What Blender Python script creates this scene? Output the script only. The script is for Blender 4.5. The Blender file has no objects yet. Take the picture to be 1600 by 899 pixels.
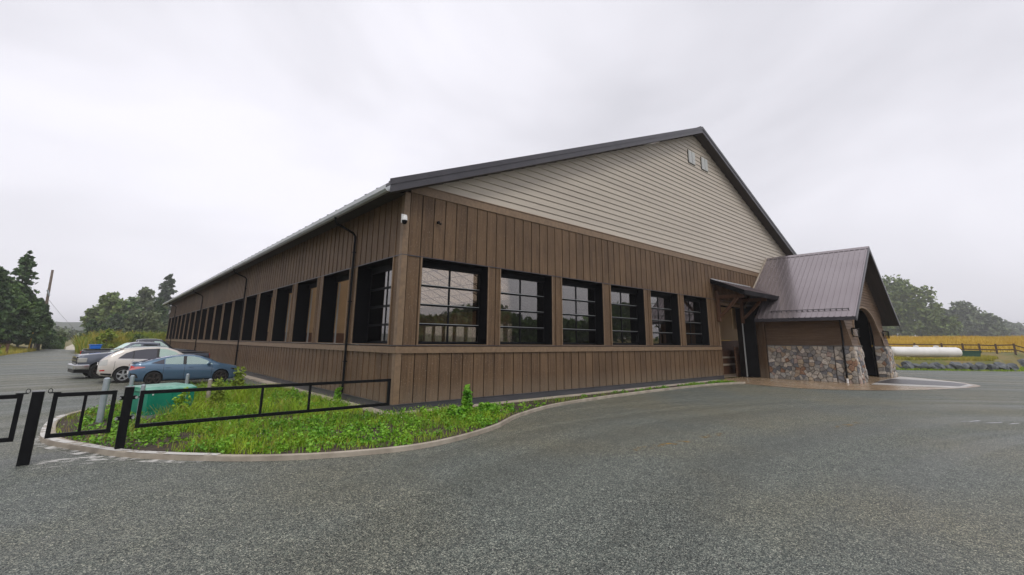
import bpy, bmesh, math, random
import numpy as np
from mathutils import Vector, Matrix
from mathutils.geometry import tessellate_polygon
random.seed(7); rng = np.random.default_rng(7)
scene = bpy.context.scene
COL = scene.collection
rad = math.radians

# ------------------------------------------------------------------ camera
PITCH, ROLL, YAW = rad(12.264), rad(0.5776), rad(41.293)
cam_d = bpy.data.cameras.new('camera'); cam = bpy.data.objects.new('camera', cam_d); COL.objects.link(cam)
cam_d.sensor_fit = 'HORIZONTAL'; cam_d.sensor_width = 36.0
cam_d.lens = 714.212 / 1600 * 36
cam_d.shift_y = -(449.5 - 378.39) / 1600
cam_d.clip_start = 0.05; cam_d.clip_end = 6000
fw_ = Vector((math.sin(YAW)*math.cos(PITCH), math.cos(YAW)*math.cos(PITCH), math.sin(PITCH)))
r0 = Vector((math.cos(YAW), -math.sin(YAW), 0)); u0 = r0.cross(fw_)
rr = math.cos(ROLL)*r0 + math.sin(ROLL)*u0
uu = -math.sin(ROLL)*r0 + math.cos(ROLL)*u0
M = Matrix(((rr.x, uu.x, -fw_.x), (rr.y, uu.y, -fw_.y), (rr.z, uu.z, -fw_.z))).to_4x4()
M.translation = Vector((-7.013, -13.408, 2.2))
cam.matrix_world = M
scene.camera = cam

# ------------------------------------------------------------------ light and sky
SUN_EL, SUN_AZ = rad(52), rad(205)      # azimuth clockwise from +y
wd = bpy.data.worlds.new('World'); scene.world = wd; wd.use_nodes = True
nt = wd.node_tree; nt.nodes.clear()
out = nt.nodes.new('ShaderNodeOutputWorld'); bg = nt.nodes.new('ShaderNodeBackground')
sky = nt.nodes.new('ShaderNodeTexSky'); sky.sky_type = 'NISHITA'; sky.sun_disc = False
sky.sun_elevation = SUN_EL; sky.sun_rotation = SUN_AZ; sky.dust_density = 4; sky.air_density = 1.2
tc = nt.nodes.new('ShaderNodeTexCoord')
mp = nt.nodes.new('ShaderNodeMapping'); mp.inputs['Scale'].default_value = (1, 1, 1.9)
n1 = nt.nodes.new('ShaderNodeTexNoise'); n1.inputs['Scale'].default_value = 1.15; n1.inputs['Detail'].default_value = 4.5; n1.inputs['Roughness'].default_value = 0.5; n1.inputs['Distortion'].default_value = 0.4
cr = nt.nodes.new('ShaderNodeValToRGB')
cr.color_ramp.elements[0].position = 0.30; cr.color_ramp.elements[0].color = (7.0, 6.95, 7.5, 1)
cr.color_ramp.elements[1].position = 0.66; cr.color_ramp.elements[1].color = (10.6, 10.45, 11.2, 1)
mx = nt.nodes.new('ShaderNodeMix'); mx.data_type = 'RGBA'; mx.inputs[0].default_value = 0.94
nt.links.new(tc.outputs['Generated'], mp.inputs['Vector']); nt.links.new(mp.outputs[0], n1.inputs['Vector'])
nt.links.new(n1.outputs['Fac'], cr.inputs[0])
nt.links.new(sky.outputs[0], mx.inputs[6]); nt.links.new(cr.outputs[0], mx.inputs[7])
nt.links.new(mx.outputs[2], bg.inputs['Color']); bg.inputs['Strength'].default_value = 0.1
nt.links.new(bg.outputs[0], out.inputs[0])
sl = bpy.data.lights.new('sun', 'SUN'); sl.energy = 1.2; sl.angle = rad(18); sl.color = (1, .97, .92)
so = bpy.data.objects.new('sun', sl); COL.objects.link(so)
sd = Vector((math.sin(SUN_AZ)*math.cos(SUN_EL), math.cos(SUN_AZ)*math.cos(SUN_EL), math.sin(SUN_EL)))
so.rotation_euler = sd.to_track_quat('Z', 'Y').to_euler(); so.location = sd*100
scene.view_settings.view_transform = 'Standard'; scene.view_settings.look = 'None'
scene.view_settings.gamma = 1; scene.view_settings.exposure = 0.0; scene.view_settings.use_curve_mapping = False
scene.cycles.use_denoising = True
scene.cycles.max_bounces = 7; scene.cycles.transparent_max_bounces = 16; scene.cycles.volume_bounces = 0
scene.cycles.sample_clamp_indirect = 6

# ------------------------------------------------------------------ materials
def mat(name, c1, c2=None, scale=4.0, rough=0.7, metal=0.0, bump=0.0, bscale=None, stretch=(1, 1, 1), detail=5, ramp=(.35, .65),
        rough2=None, spec=0.5, fine=None, trans=0.0):
    m = bpy.data.materials.new(name); m.use_nodes = True
    t = m.node_tree; b = t.nodes['Principled BSDF']
    b.inputs['Roughness'].default_value = rough; b.inputs['Metallic'].default_value = metal
    b.inputs['Specular IOR Level'].default_value = spec
    b.inputs['Base Color'].default_value = (*c1, 1)
    co = t.nodes.new('ShaderNodeTexCoord'); mp = t.nodes.new('ShaderNodeMapping'); mp.inputs['Scale'].default_value = stretch
    t.links.new(co.outputs['Object'], mp.inputs[0])
    if c2 is not None:
        n = t.nodes.new('ShaderNodeTexNoise'); n.inputs['Scale'].default_value = scale; n.inputs['Detail'].default_value = detail
        r = t.nodes.new('ShaderNodeValToRGB'); r.color_ramp.elements[0].position = ramp[0]; r.color_ramp.elements[1].position = ramp[1]
        r.color_ramp.elements[0].color = (*c1, 1); r.color_ramp.elements[1].color = (*c2, 1)
        t.links.new(mp.outputs[0], n.inputs['Vector']); t.links.new(n.outputs['Fac'], r.inputs[0]); t.links.new(r.outputs[0], b.inputs['Base Color'])
        if rough2 is not None:
            mr = t.nodes.new('ShaderNodeMapRange'); mr.inputs[1].default_value = ramp[0]; mr.inputs[2].default_value = ramp[1]
            mr.inputs[3].default_value = rough; mr.inputs[4].default_value = rough2
            t.links.new(n.outputs['Fac'], mr.inputs[0]); t.links.new(mr.outputs[0], b.inputs['Roughness'])
    if bump:
        n = t.nodes.new('ShaderNodeTexNoise'); n.inputs['Scale'].default_value = bscale or scale*3; n.inputs['Detail'].default_value = 6
        bp = t.nodes.new('ShaderNodeBump'); bp.inputs['Strength'].default_value = bump; bp.inputs['Distance'].default_value = 0.02
        t.links.new(mp.outputs[0], n.inputs['Vector']); t.links.new(n.outputs['Fac'], bp.inputs['Height']); t.links.new(bp.outputs[0], b.inputs['Normal'])
    return m

def N(t, kind, **kw):
    n = t.nodes.new(kind)
    for k, v in kw.items(): setattr(n, k, v)
    return n

def wood_siding(name, axis, sp, base, dark, off=0.0):
    """stained board siding: each board has its own tone, plus streaky grain"""
    m = bpy.data.materials.new(name); m.use_nodes = True; t = m.node_tree; b = t.nodes['Principled BSDF']
    b.inputs['Roughness'].default_value = 0.62; b.inputs['Specular IOR Level'].default_value = 0.3
    co = N(t, 'ShaderNodeTexCoord'); sx = N(t, 'ShaderNodeSeparateXYZ'); t.links.new(co.outputs['Object'], sx.inputs[0])
    d = N(t, 'ShaderNodeMath', operation='DIVIDE'); d.inputs[1].default_value = sp
    a0 = N(t, 'ShaderNodeMath', operation='SUBTRACT'); a0.inputs[1].default_value = off
    t.links.new(sx.outputs[axis], a0.inputs[0]); t.links.new(a0.outputs[0], d.inputs[0])
    fl = N(t, 'ShaderNodeMath', operation='FLOOR'); t.links.new(d.outputs[0], fl.inputs[0])
    wn = N(t, 'ShaderNodeTexWhiteNoise', noise_dimensions='1D'); t.links.new(fl.outputs[0], wn.inputs['W'])
    mp = N(t, 'ShaderNodeMapping'); mp.inputs['Scale'].default_value = (14, 14, 0.9) if axis != 2 else (0.9, 0.9, 14)
    t.links.new(co.outputs['Object'], mp.inputs[0])
    ns = N(t, 'ShaderNodeTexNoise'); ns.inputs['Scale'].default_value = 1.0; ns.inputs['Detail'].default_value = 6; ns.inputs['Roughness'].default_value = .65
    t.links.new(mp.outputs[0], ns.inputs['Vector'])
    n2 = N(t, 'ShaderNodeTexNoise'); n2.inputs['Scale'].default_value = 34; n2.inputs['Detail'].default_value = 2; t.links.new(co.outputs['Object'], n2.inputs['Vector'])
    n3 = N(t, 'ShaderNodeTexNoise'); n3.inputs['Scale'].default_value = .7; n3.inputs['Detail'].default_value = 3; t.links.new(co.outputs['Object'], n3.inputs['Vector'])
    s1 = N(t, 'ShaderNodeMath', operation='MULTIPLY'); s1.inputs[1].default_value = .10; t.links.new(wn.outputs['Value'], s1.inputs[0])
    s2 = N(t, 'ShaderNodeMath', operation='MULTIPLY_ADD'); s2.inputs[1].default_value = .75; t.links.new(ns.outputs['Fac'], s2.inputs[0]); t.links.new(s1.outputs[0], s2.inputs[2])
    s3 = N(t, 'ShaderNodeMath', operation='MULTIPLY_ADD'); s3.inputs[1].default_value = .35; t.links.new(n3.outputs['Fac'], s3.inputs[0]); t.links.new(s2.outputs[0], s3.inputs[2])
    r = N(t, 'ShaderNodeValToRGB'); r.color_ramp.elements[0].position = .46; r.color_ramp.elements[1].position = .88
    r.color_ramp.elements[0].color = (*dark, 1); r.color_ramp.elements[1].color = (*base, 1)
    t.links.new(s3.outputs[0], r.inputs[0])
    # pale nicks in the rough-sawn face
    r2 = N(t, 'ShaderNodeValToRGB'); r2.color_ramp.elements[0].position = .63; r2.color_ramp.elements[1].position = .74
    r2.color_ramp.elements[0].color = (0, 0, 0, 1); r2.color_ramp.elements[1].color = (.45, .45, .45, 1); t.links.new(n2.outputs['Fac'], r2.inputs[0])
    mx = N(t, 'ShaderNodeMix', data_type='RGBA'); t.links.new(r2.outputs[0], mx.inputs[0]); t.links.new(r.outputs[0], mx.inputs[6])
    mx.inputs[7].default_value = (.5, .42, .34, 1)
    # rain splash dust on the lowest half metre
    zs = N(t, 'ShaderNodeMapRange'); zs.inputs[1].default_value = .26; zs.inputs[2].default_value = .95; zs.inputs[3].default_value = 1; zs.inputs[4].default_value = 0; t.links.new(sx.outputs[2], zs.inputs[0])
    zn = N(t, 'ShaderNodeTexNoise'); zn.inputs['Scale'].default_value = 5; zn.inputs['Detail'].default_value = 7; zn.inputs['Roughness'].default_value = .75; t.links.new(co.outputs['Object'], zn.inputs['Vector'])
    zm = N(t, 'ShaderNodeMath', operation='MULTIPLY'); t.links.new(zs.outputs[0], zm.inputs[0]); t.links.new(zn.outputs['Fac'], zm.inputs[1])
    zc = N(t, 'ShaderNodeMath', operation='MULTIPLY'); zc.inputs[1].default_value = .85; t.links.new(zm.outputs[0], zc.inputs[0])
    m2 = N(t, 'ShaderNodeMix', data_type='RGBA'); t.links.new(zc.outputs[0], m2.inputs[0]); t.links.new(mx.outputs[2], m2.inputs[6]); m2.inputs[7].default_value = (.21, .175, .13, 1)
    t.links.new(m2.outputs[2], b.inputs['Base Color'])
    bp = N(t, 'ShaderNodeBump'); bp.inputs['Strength'].default_value = .5; bp.inputs['Distance'].default_value = .01
    t.links.new(ns.outputs['Fac'], bp.inputs['Height']); t.links.new(bp.outputs[0], b.inputs['Normal'])
    return m

M_ = {}
BR, BD = (.196, .122, .066), (.088, .053, .029)
M_['side_f'] = wood_siding('board_siding_front', 0, .47, BR, BD, .17)
M_['side_s'] = wood_siding('board_siding_side', 1, .47, BR, BD, .45)
M_['lap_brown'] = wood_siding('lap_siding_brown', 2, .20, (.20, .13, .08), (.115, .072, .044))
M_['trim'] = mat('painted_trim', (.225, .150, .088), (.172, .113, .066), 3, .55, stretch=(3, 3, 3))
M_['gap'] = mat('dark_backing', (.02, .014, .01), rough=.9)
M_['gable'] = mat('pale_lap_siding', (.485, .43, .355), (.43, .38, .315), .6, .5, bump=.15, bscale=20, stretch=(.3, 1, 3))
M_['charcoal'] = mat('charcoal_metal', (.036, .034, .042), (.05, .047, .055), 2, .38, spec=.5)
M_['black'] = mat('black_metal', (.002, .0022, .003), (.0035, .004, .005), 3, .55, spec=.2)
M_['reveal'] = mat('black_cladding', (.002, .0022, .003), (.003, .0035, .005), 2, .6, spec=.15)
M_['skirt'] = mat('skirt_flashing', (.045, .047, .055), (.065, .066, .075), 2, .35, stretch=(.4, 1, 4))
M_['gutter'] = mat('gutter_metal', (.50, .52, .52), (.42, .44, .44), 1.5, .35, .4)
M_['roofbrown'] = mat('porch_roof_metal', (.34, .30, .31), (.31, .27, .28), .5, .16, .6, rough2=.20)
M_['white'] = mat('white_plastic', (.78, .78, .77), rough=.35)
M_['vent'] = mat('vent_louvre', (.62, .63, .62), rough=.5)
M_['timber'] = mat('stained_timber', (.135, .062, .030), (.08, .038, .019), 6, .6, stretch=(4, 4, .6), bump=.3)
M_['tan'] = mat('tan_inner_wall', (.42, .30, .17), (.37, .265, .15), .5, .8)
M_['kick'] = mat('arena_kickboards', (.13, .06, .03), (.08, .04, .02), 3, .7, stretch=(.3, .3, 6))
M_['ceil'] = mat('inner_ceiling', (.72, .64, .55), rough=.7)
M_['sand'] = mat('arena_sand', (.30, .24, .17), (.24, .19, .13), 3, .95)
M_['steel'] = mat('galvanised_steel', (.42, .47, .50), (.33, .38, .41), 8, .42, .5, bump=.1)
M_['chrome'] = mat('chrome', (.75, .76, .78), rough=.12, metal=1)
M_['truss'] = mat('truss_steel', (.10, .055, .035), rough=.5)

def glass_mat(name, tint, refl=1.0, base_refl=.14, gc=(.92, .83, .75)):
    m = bpy.data.materials.new(name); m.use_nodes = True; t = m.node_tree; t.nodes.clear()
    o = N(t, 'ShaderNodeOutputMaterial'); tr = N(t, 'ShaderNodeBsdfTransparent'); gl = N(t, 'ShaderNodeBsdfGlossy'); mx = N(t, 'ShaderNodeMixShader')
    tr.inputs[0].default_value = (*tint, 1); gl.inputs['Roughness'].default_value = .015; gl.inputs[0].default_value = (*gc, 1)
    fr = N(t, 'ShaderNodeFresnel'); fr.inputs[0].default_value = 1.5
    ma = N(t, 'ShaderNodeMath', operation='MULTIPLY_ADD'); ma.inputs[1].default_value = 1.6*refl; ma.inputs[2].default_value = base_refl
    ma.use_clamp = True
    nz = N(t, 'ShaderNodeTexNoise'); nz.inputs['Scale'].default_value = .8; co = N(t, 'ShaderNodeTexCoord'); t.links.new(co.outputs['Object'], nz.inputs['Vector'])
    bp = N(t, 'ShaderNodeBump'); bp.inputs['Strength'].default_value = .012; bp.inputs['Distance'].default_value = .05
    t.links.new(nz.outputs['Fac'], bp.inputs['Height']); t.links.new(bp.outputs[0], gl.inputs['Normal'])
    t.links.new(fr.outputs[0], ma.inputs[0]); t.links.new(ma.outputs[0], mx.inputs[0]); t.links.new(tr.outputs[0], mx.inputs[1]); t.links.new(gl.outputs[0], mx.inputs[2])
    t.links.new(mx.outputs[0], o.inputs[0]); return m
M_['glass'] = glass_mat('window_glass', (.60, .55, .48), gc=(.88, .85, .82))
M_['carglass'] = glass_mat('car_glass', (.50, .66, .58), 1.2, .38, (.78, .95, .86))
M_['darkglass'] = glass_mat('dark_car_glass', (.03, .03, .035), 1.0, .05, (.9, .9, 1))

def ground_mat():
    m = bpy.data.materials.new('damp_chip_gravel'); m.use_nodes = True; t = m.node_tree; b = t.nodes['Principled BSDF']
    co = N(t, 'ShaderNodeTexCoord')
    v = N(t, 'ShaderNodeTexVoronoi'); v.inputs['Scale'].default_value = 88; v.inputs['Randomness'].default_value = 1
    t.links.new(co.outputs['Object'], v.inputs['Vector'])
    v2 = N(t, 'ShaderNodeTexVoronoi'); v2.inputs['Scale'].default_value = 34; t.links.new(co.outputs['Object'], v2.inputs['Vector'])
    sep = N(t, 'ShaderNodeSeparateColor'); t.links.new(v.outputs['Color'], sep.inputs[0])
    sep2 = N(t, 'ShaderNodeSeparateColor'); t.links.new(v2.outputs['Color'], sep2.inputs[0])
    r = N(t, 'ShaderNodeValToRGB'); e = r.color_ramp.elements
    e[0].position = 0; e[0].color = (.022, .024, .025, 1); e[1].position = 1; e[1].color = (.50, .50, .44, 1)
    for p, c in ((.35, (.070, .084, .077, 1)), (.6, (.136, .152, .140, 1)), (.85, (.240, .248, .222, 1)), (.95, (.35, .345, .30, 1))):
        k = e.new(p); k.color = c
    t.links.new(sep.outputs[0], r.inputs[0])
    r2 = N(t, 'ShaderNodeValToRGB'); r2.color_ramp.elements[0].position = .2; r2.color_ramp.elements[0].color = (.55, .55, .55, 1)
    r2.color_ramp.elements[1].position = .9; r2.color_ramp.elements[1].color = (1.45, 1.42, 1.36, 1); t.links.new(sep2.outputs[1], r2.inputs[0])
    mu = N(t, 'ShaderNodeMix', data_type='RGBA', blend_type='MULTIPLY'); mu.inputs[0].default_value = .55
    t.links.new(r.outputs[0], mu.inputs[6]); t.links.new(r2.outputs[0], mu.inputs[7])
    # broad damp tyre tracks that sweep round the yard, and tan fines
    sx = N(t, 'ShaderNodeSeparateXYZ'); t.links.new(co.outputs['Object'], sx.inputs[0])
    big = N(t, 'ShaderNodeTexNoise'); big.inputs['Scale'].default_value = .35; big.inputs['Detail'].default_value = 5; t.links.new(co.outputs['Object'], big.inputs['Vector'])
    dist = N(t, 'ShaderNodeVectorMath', operation='DISTANCE'); dist.inputs[1].default_value = (4, -28, 0); t.links.new(co.outputs['Object'], dist.inputs[0])
    wob = N(t, 'ShaderNodeMath', operation='MULTIPLY_ADD'); wob.inputs[1].default_value = .8; t.links.new(big.outputs['Fac'], wob.inputs[0]); t.links.new(dist.outputs['Value'], wob.inputs[2])
    tn = N(t, 'ShaderNodeTexNoise', noise_dimensions='1D'); tn.inputs['Scale'].default_value = .75; tn.inputs['Detail'].default_value = 3; t.links.new(wob.outputs[0], tn.inputs['W'])
    tr = N(t, 'ShaderNodeValToRGB'); tr.color_ramp.elements[0].position = .36; tr.color_ramp.elements[0].color = (.90, .91, .91, 1)
    tr.color_ramp.elements[1].position = .62; tr.color_ramp.elements[1].color = (1.05, 1.05, 1.04, 1); t.links.new(tn.outputs['Fac'], tr.inputs[0])
    m2 = N(t, 'ShaderNodeMix', data_type='RGBA', blend_type='MULTIPLY'); m2.inputs[0].default_value = .75
    t.links.new(mu.outputs[2], m2.inputs[6]); t.links.new(tr.outputs[0], m2.inputs[7])
    fn = N(t, 'ShaderNodeTexNoise'); fn.inputs['Scale'].default_value = .16; fn.inputs['Detail'].default_value = 6; t.links.new(co.outputs['Object'], fn.inputs['Vector'])
    fr = N(t, 'ShaderNodeValToRGB'); fr.color_ramp.elements[0].position = .42; fr.color_ramp.elements[0].color = (.93, .97, .96, 1)
    fr.color_ramp.elements[1].position = .62; fr.color_ramp.elements[1].color = (1.10, 1.03, .87, 1); t.links.new(fn.outputs['Fac'], fr.inputs[0])
    m3 = N(t, 'ShaderNodeMix', data_type='RGBA', blend_type='MULTIPLY'); m3.inputs[0].default_value = 1
    t.links.new(m2.outputs[2], m3.inputs[6]); t.links.new(fr.outputs[0], m3.inputs[7]); t.links.new(m3.outputs[2], b.inputs['Base Color'])
    mid = N(t, 'ShaderNodeTexNoise'); mid.inputs['Scale'].default_value = 16; mid.inputs['Detail'].default_value = 9; mid.inputs['Roughness'].default_value = .8; t.links.new(co.outputs['Object'], mid.inputs['Vector'])
    mr2 = N(t, 'ShaderNodeValToRGB'); mr2.color_ramp.elements[0].position = .36; mr2.color_ramp.elements[0].color = (.74, .74, .74, 1); mr2.color_ramp.elements[1].position = .64; mr2.color_ramp.elements[1].color = (1.26, 1.25, 1.22, 1); t.links.new(mid.outputs['Fac'], mr2.inputs[0])
    m4 = N(t, 'ShaderNodeMix', data_type='RGBA', blend_type='MULTIPLY'); m4.inputs[0].default_value = 1
    t.links.new(m3.outputs[2], m4.inputs[6]); t.links.new(mr2.outputs[0], m4.inputs[7]); t.links.new(m4.outputs[2], b.inputs['Base Color'])
    far = N(t, 'ShaderNodeTexNoise'); far.inputs['Scale'].default_value = 2.6; far.inputs['Detail'].default_value = 8; far.inputs['Roughness'].default_value = .85; t.links.new(co.outputs['Object'], far.inputs['Vector'])
    fr2 = N(t, 'ShaderNodeValToRGB'); fr2.color_ramp.elements[0].position = .38; fr2.color_ramp.elements[0].color = (.84, .84, .84, 1); fr2.color_ramp.elements[1].position = .62; fr2.color_ramp.elements[1].color = (1.15, 1.15, 1.14, 1); t.links.new(far.outputs['Fac'], fr2.inputs[0])
    m5 = N(t, 'ShaderNodeMix', data_type='RGBA', blend_type='MULTIPLY'); m5.inputs[0].default_value = 1
    t.links.new(m4.outputs[2], m5.inputs[6]); t.links.new(fr2.outputs[0], m5.inputs[7]); t.links.new(m5.outputs[2], b.inputs['Base Color'])
    rr_ = N(t, 'ShaderNodeMapRange'); rr_.inputs[1].default_value = .35; rr_.inputs[2].default_value = .65; rr_.inputs[3].default_value = .42; rr_.inputs[4].default_value = .68
    t.links.new(tn.outputs['Fac'], rr_.inputs[0]); t.links.new(rr_.outputs[0], b.inputs['Roughness'])
    bp = N(t, 'ShaderNodeBump'); bp.inputs['Strength'].default_value = .9; bp.inputs['Distance'].default_value = .012
    t.links.new(v.outputs['Distance'], bp.inputs['Height']); bp.invert = True; t.links.new(bp.outputs[0], b.inputs['Normal'])
    return m
M_['gravel'] = ground_mat()

def stone_mat():
    m = bpy.data.materials.new('field_stone'); m.use_nodes = True; t = m.node_tree; b = t.nodes['Principled BSDF']; b.inputs['Roughness'].default_value = .65
    at = N(t, 'ShaderNodeAttribute', attribute_name='tone'); co = N(t, 'ShaderNodeTexCoord')
    r = N(t, 'ShaderNodeValToRGB'); e = r.color_ramp.elements; r.color_ramp.interpolation = 'CONSTANT'
    cs = [(.20, .19, .18), (.28, .265, .24), (.36, .335, .30), (.16, .165, .18), (.30, .24, .18), (.44, .40, .35), (.24, .235, .225), (.23, .14, .09), (.48, .45, .41), (.22, .21, .19), (.38, .32, .24), (.13, .135, .145), (.34, .27, .24), (.30, .30, .29), (.40, .37, .33)]
    e[0].color = (*cs[0], 1); e[1].position = 1/len(cs); e[1].color = (*cs[1], 1)
    for i in range(2, len(cs)): k = e.new(i/len(cs)); k.color = (*cs[i], 1)
    t.links.new(at.outputs['Fac'], r.inputs[0])
    g = N(t, 'ShaderNodeTexNoise'); g.inputs['Scale'].default_value = 11; g.inputs['Detail'].default_value = 8; g.inputs['Roughness'].default_value = .7; t.links.new(co.outputs['Object'], g.inputs['Vector'])
    gr = N(t, 'ShaderNodeValToRGB'); gr.color_ramp.elements[0].position = .3; gr.color_ramp.elements[0].color = (.68, .68, .70, 1); gr.color_ramp.elements[1].position = .7; gr.color_ramp.elements[1].color = (1.65, 1.58, 1.5, 1)
    t.links.new(g.outputs['Fac'], gr.inputs[0])
    mu = N(t, 'ShaderNodeMix', data_type='RGBA', blend_type='MULTIPLY'); mu.inputs[0].default_value = 1; t.links.new(r.outputs[0], mu.inputs[6]); t.links.new(gr.outputs[0], mu.inputs[7])
    t.links.new(mu.outputs[2], b.inputs['Base Color'])
    bp = N(t, 'ShaderNodeBump'); bp.inputs['Strength'].default_value = .8; bp.inputs['Distance'].default_value = .04
    t.links.new(g.outputs['Fac'], bp.inputs['Height']); t.links.new(bp.outputs[0], b.inputs['Normal']); return m
M_['mortar'] = mat('mortar', (.17, .155, .14), (.11, .10, .09), 6, .9, bump=.4)
M_['stone'] = stone_mat()
def leafmat(name, c1, c2, sc=1.2, rough=.6):
    m = mat(name, c1, c2, sc, rough, detail=6, ramp=(.3, .7), spec=.3)
    b = m.node_tree.nodes['Principled BSDF']
    return m

# ------------------------------------------------------------------ helpers
def tag(o, label=None, cat=None, group=None, kind=None):
    if label: o['label'] = label
    if cat: o['category'] = cat
    if group: o['group'] = group
    if kind: o['kind'] = kind
    return o
def empty(name, loc=(0, 0, 0), rz=0, label=None, cat=None, group=None):
    o = bpy.data.objects.new(name, None); COL.objects.link(o); o.location = loc; o.rotation_euler = (0, 0, rz); o.empty_display_size = .3
    return tag(o, label, cat, group)
class MB:
    def __init__(s): s.v = []; s.f = []; s.m = []
    def mark(s): s.m.append((len(s.v), len(s.f))); return s
    def quad(s, a, b, c, d):
        n = len(s.v); s.v += [a, b, c, d]; s.f.append((n, n+1, n+2, n+3)); return s
    def poly(s, pts):
        n = len(s.v); s.v += list(pts); s.f.append(tuple(range(n, n+len(pts)))); return s
    def box(s, x0, x1, y0, y1, z0, z1):
        n = len(s.v)
        s.v += [(x0, y0, z0), (x1, y0, z0), (x1, y1, z0), (x0, y1, z0), (x0, y0, z1), (x1, y0, z1), (x1, y1, z1), (x0, y1, z1)]
        s.f += [(n, n+3, n+2, n+1), (n+4, n+5, n+6, n+7), (n, n+1, n+5, n+4), (n+1, n+2, n+6, n+5), (n+2, n+3, n+7, n+6), (n+3, n, n+4, n+7)]
        return s
    def prism(s, pts, vec):
        """polygon (list of 3d points) extruded by vec"""
        n = len(s.v); k = len(pts); v = Vector(vec)
        s.v += [tuple(p) for p in pts] + [tuple(Vector(p)+v) for p in pts]
        s.f.append(tuple(range(n+k-1, n-1, -1))); s.f.append(tuple(range(n+k, n+2*k)))
        for i in range(k):
            j = (i+1) % k; s.f.append((n+i, n+j, n+k+j, n+k+i))
        return s
    def bar(s, p, q, w, h=None, up=(0, 0, 1)):
        h = h or w; p = Vector(p); q = Vector(q); d = (q-p).normalized(); u = Vector(up)
        if abs(d.dot(u)) > .95: u = Vector((0, 1, 0))
        a = d.cross(u).normalized(); b = a.cross(d).normalized()
        pts = [p+a*sx*w/2+b*sz*h/2 for sx, sz in ((-1, -1), (1, -1), (1, 1), (-1, 1))]
        return s.prism(pts, q-p)
    def tube(s, pts, r, n=8, caps=True, r2=None):
        pts = [Vector(p) for p in pts]; base = len(s.v); K = len(pts)
        for i, p in enumerate(pts):
            d = (pts[min(i+1, K-1)]-pts[max(i-1, 0)]).normalized(); u = Vector((0, 0, 1)) if abs(d.z) < .9 else Vector((1, 0, 0))
            a = d.cross(u).normalized(); b = a.cross(d)
            rr = r if r2 is None else r+(r2-r)*i/max(1, K-1)
            for k in range(n):
                t = 2*math.pi*k/n; s.v.append(tuple(p+a*math.cos(t)*rr+b*math.sin(t)*rr))
        for i in range(K-1):
            for k in range(n):
                j = (k+1) % n; s.f.append((base+i*n+k, base+i*n+j, base+(i+1)*n+j, base+(i+1)*n+k))
        if caps: s.f.append(tuple(base+k for k in range(n))[::-1]); s.f.append(tuple(base+(K-1)*n+k for k in range(n)))
        return s
    def lathe(s, prof, c, axis='y', n=24, caps=False):
        """prof: list of (r, t) ; t along the axis"""
        base = len(s.v)
        for r, t in prof:
            for k in range(n):
                a = 2*math.pi*k/n; u, w = math.cos(a)*r, math.sin(a)*r
                p = {'y': (u, t, w), 'z': (u, w, t), 'x': (t, u, w)}[axis]
                s.v.append((c[0]+p[0], c[1]+p[1], c[2]+p[2]))
        for i in range(len(prof)-1):
            for k in range(n):
                j = (k+1) % n; s.f.append((base+i*n+k, base+i*n+j, base+(i+1)*n+j, base+(i+1)*n+k))
        if caps: s.f.append(tuple(base+k for k in range(n))); s.f.append(tuple(base+(len(prof)-1)*n+k for k in range(n)))
        return s
    def build(s, name, m, parent=None, smooth=False, bevel=0, fixn=True):
        if s.m:
            e = [(0, 0)]+s.m+[(len(s.v), len(s.f))]; s.m = []; last = None
            for (v0, f0), (v1, f1) in zip(e[:-1], e[1:]):
                if v1 > v0:
                    b = MB(); b.v = s.v[v0:v1]; b.f = [tuple(i-v0 for i in f) for f in s.f[f0:f1]]; last = b.build(name, m, parent, smooth, bevel, fixn)
            return last
        me = bpy.data.meshes.new(name); me.from_pydata([tuple(p) for p in s.v], [], s.f)
        if fixn:
            bm = bmesh.new(); bm.from_mesh(me); bmesh.ops.recalc_face_normals(bm, faces=bm.faces); bm.to_mesh(me); bm.free()
        me.update(); me.materials.append(m)
        o = bpy.data.objects.new(name, me); COL.objects.link(o)
        if parent is not None: o.parent = parent
        if smooth: me.polygons.foreach_set('use_smooth', [True]*len(me.polygons))
        if bevel:
            bv = o.modifiers.new('bevel', 'BEVEL'); bv.width = bevel; bv.segments = 2; bv.limit_method = 'ANGLE'; bv.angle_limit = rad(40)
        return o
def npmesh(name, V, F, m, parent=None, smooth=False):
    """V (n,3) float, F (k,c) int of equal-sized faces"""
    me = bpy.data.meshes.new(name); c = F.shape[1]
    me.vertices.add(len(V)); me.vertices.foreach_set('co', V.astype(np.float32).ravel())
    me.loops.add(F.size); me.loops.foreach_set('vertex_index', F.astype(np.int32).ravel())
    me.polygons.add(len(F)); me.polygons.foreach_set('loop_start', (np.arange(len(F))*c).astype(np.int32))
    me.polygons.foreach_set('loop_total', np.full(len(F), c, dtype=np.int32))
    if smooth: me.polygons.foreach_set('use_smooth', np.ones(len(F), dtype=bool))
    me.update(calc_edges=True); me.validate(); me.materials.append(m)
    o = bpy.data.objects.new(name, me); COL.objects.link(o)
    if parent is not None: o.parent = parent
    return o
def inpoly(x, y, P):
    x = np.asarray(x); y = np.asarray(y); r = np.zeros(x.shape, bool); n = len(P)
    for i in range(n):
        x0, y0 = P[i]; x1, y1 = P[(i+1) % n]
        if y0 == y1: continue
        c = ((y0 > y) != (y1 > y)) & (x < (x1-x0)*(y-y0)/(y1-y0)+x0); r ^= c
    return r
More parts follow.
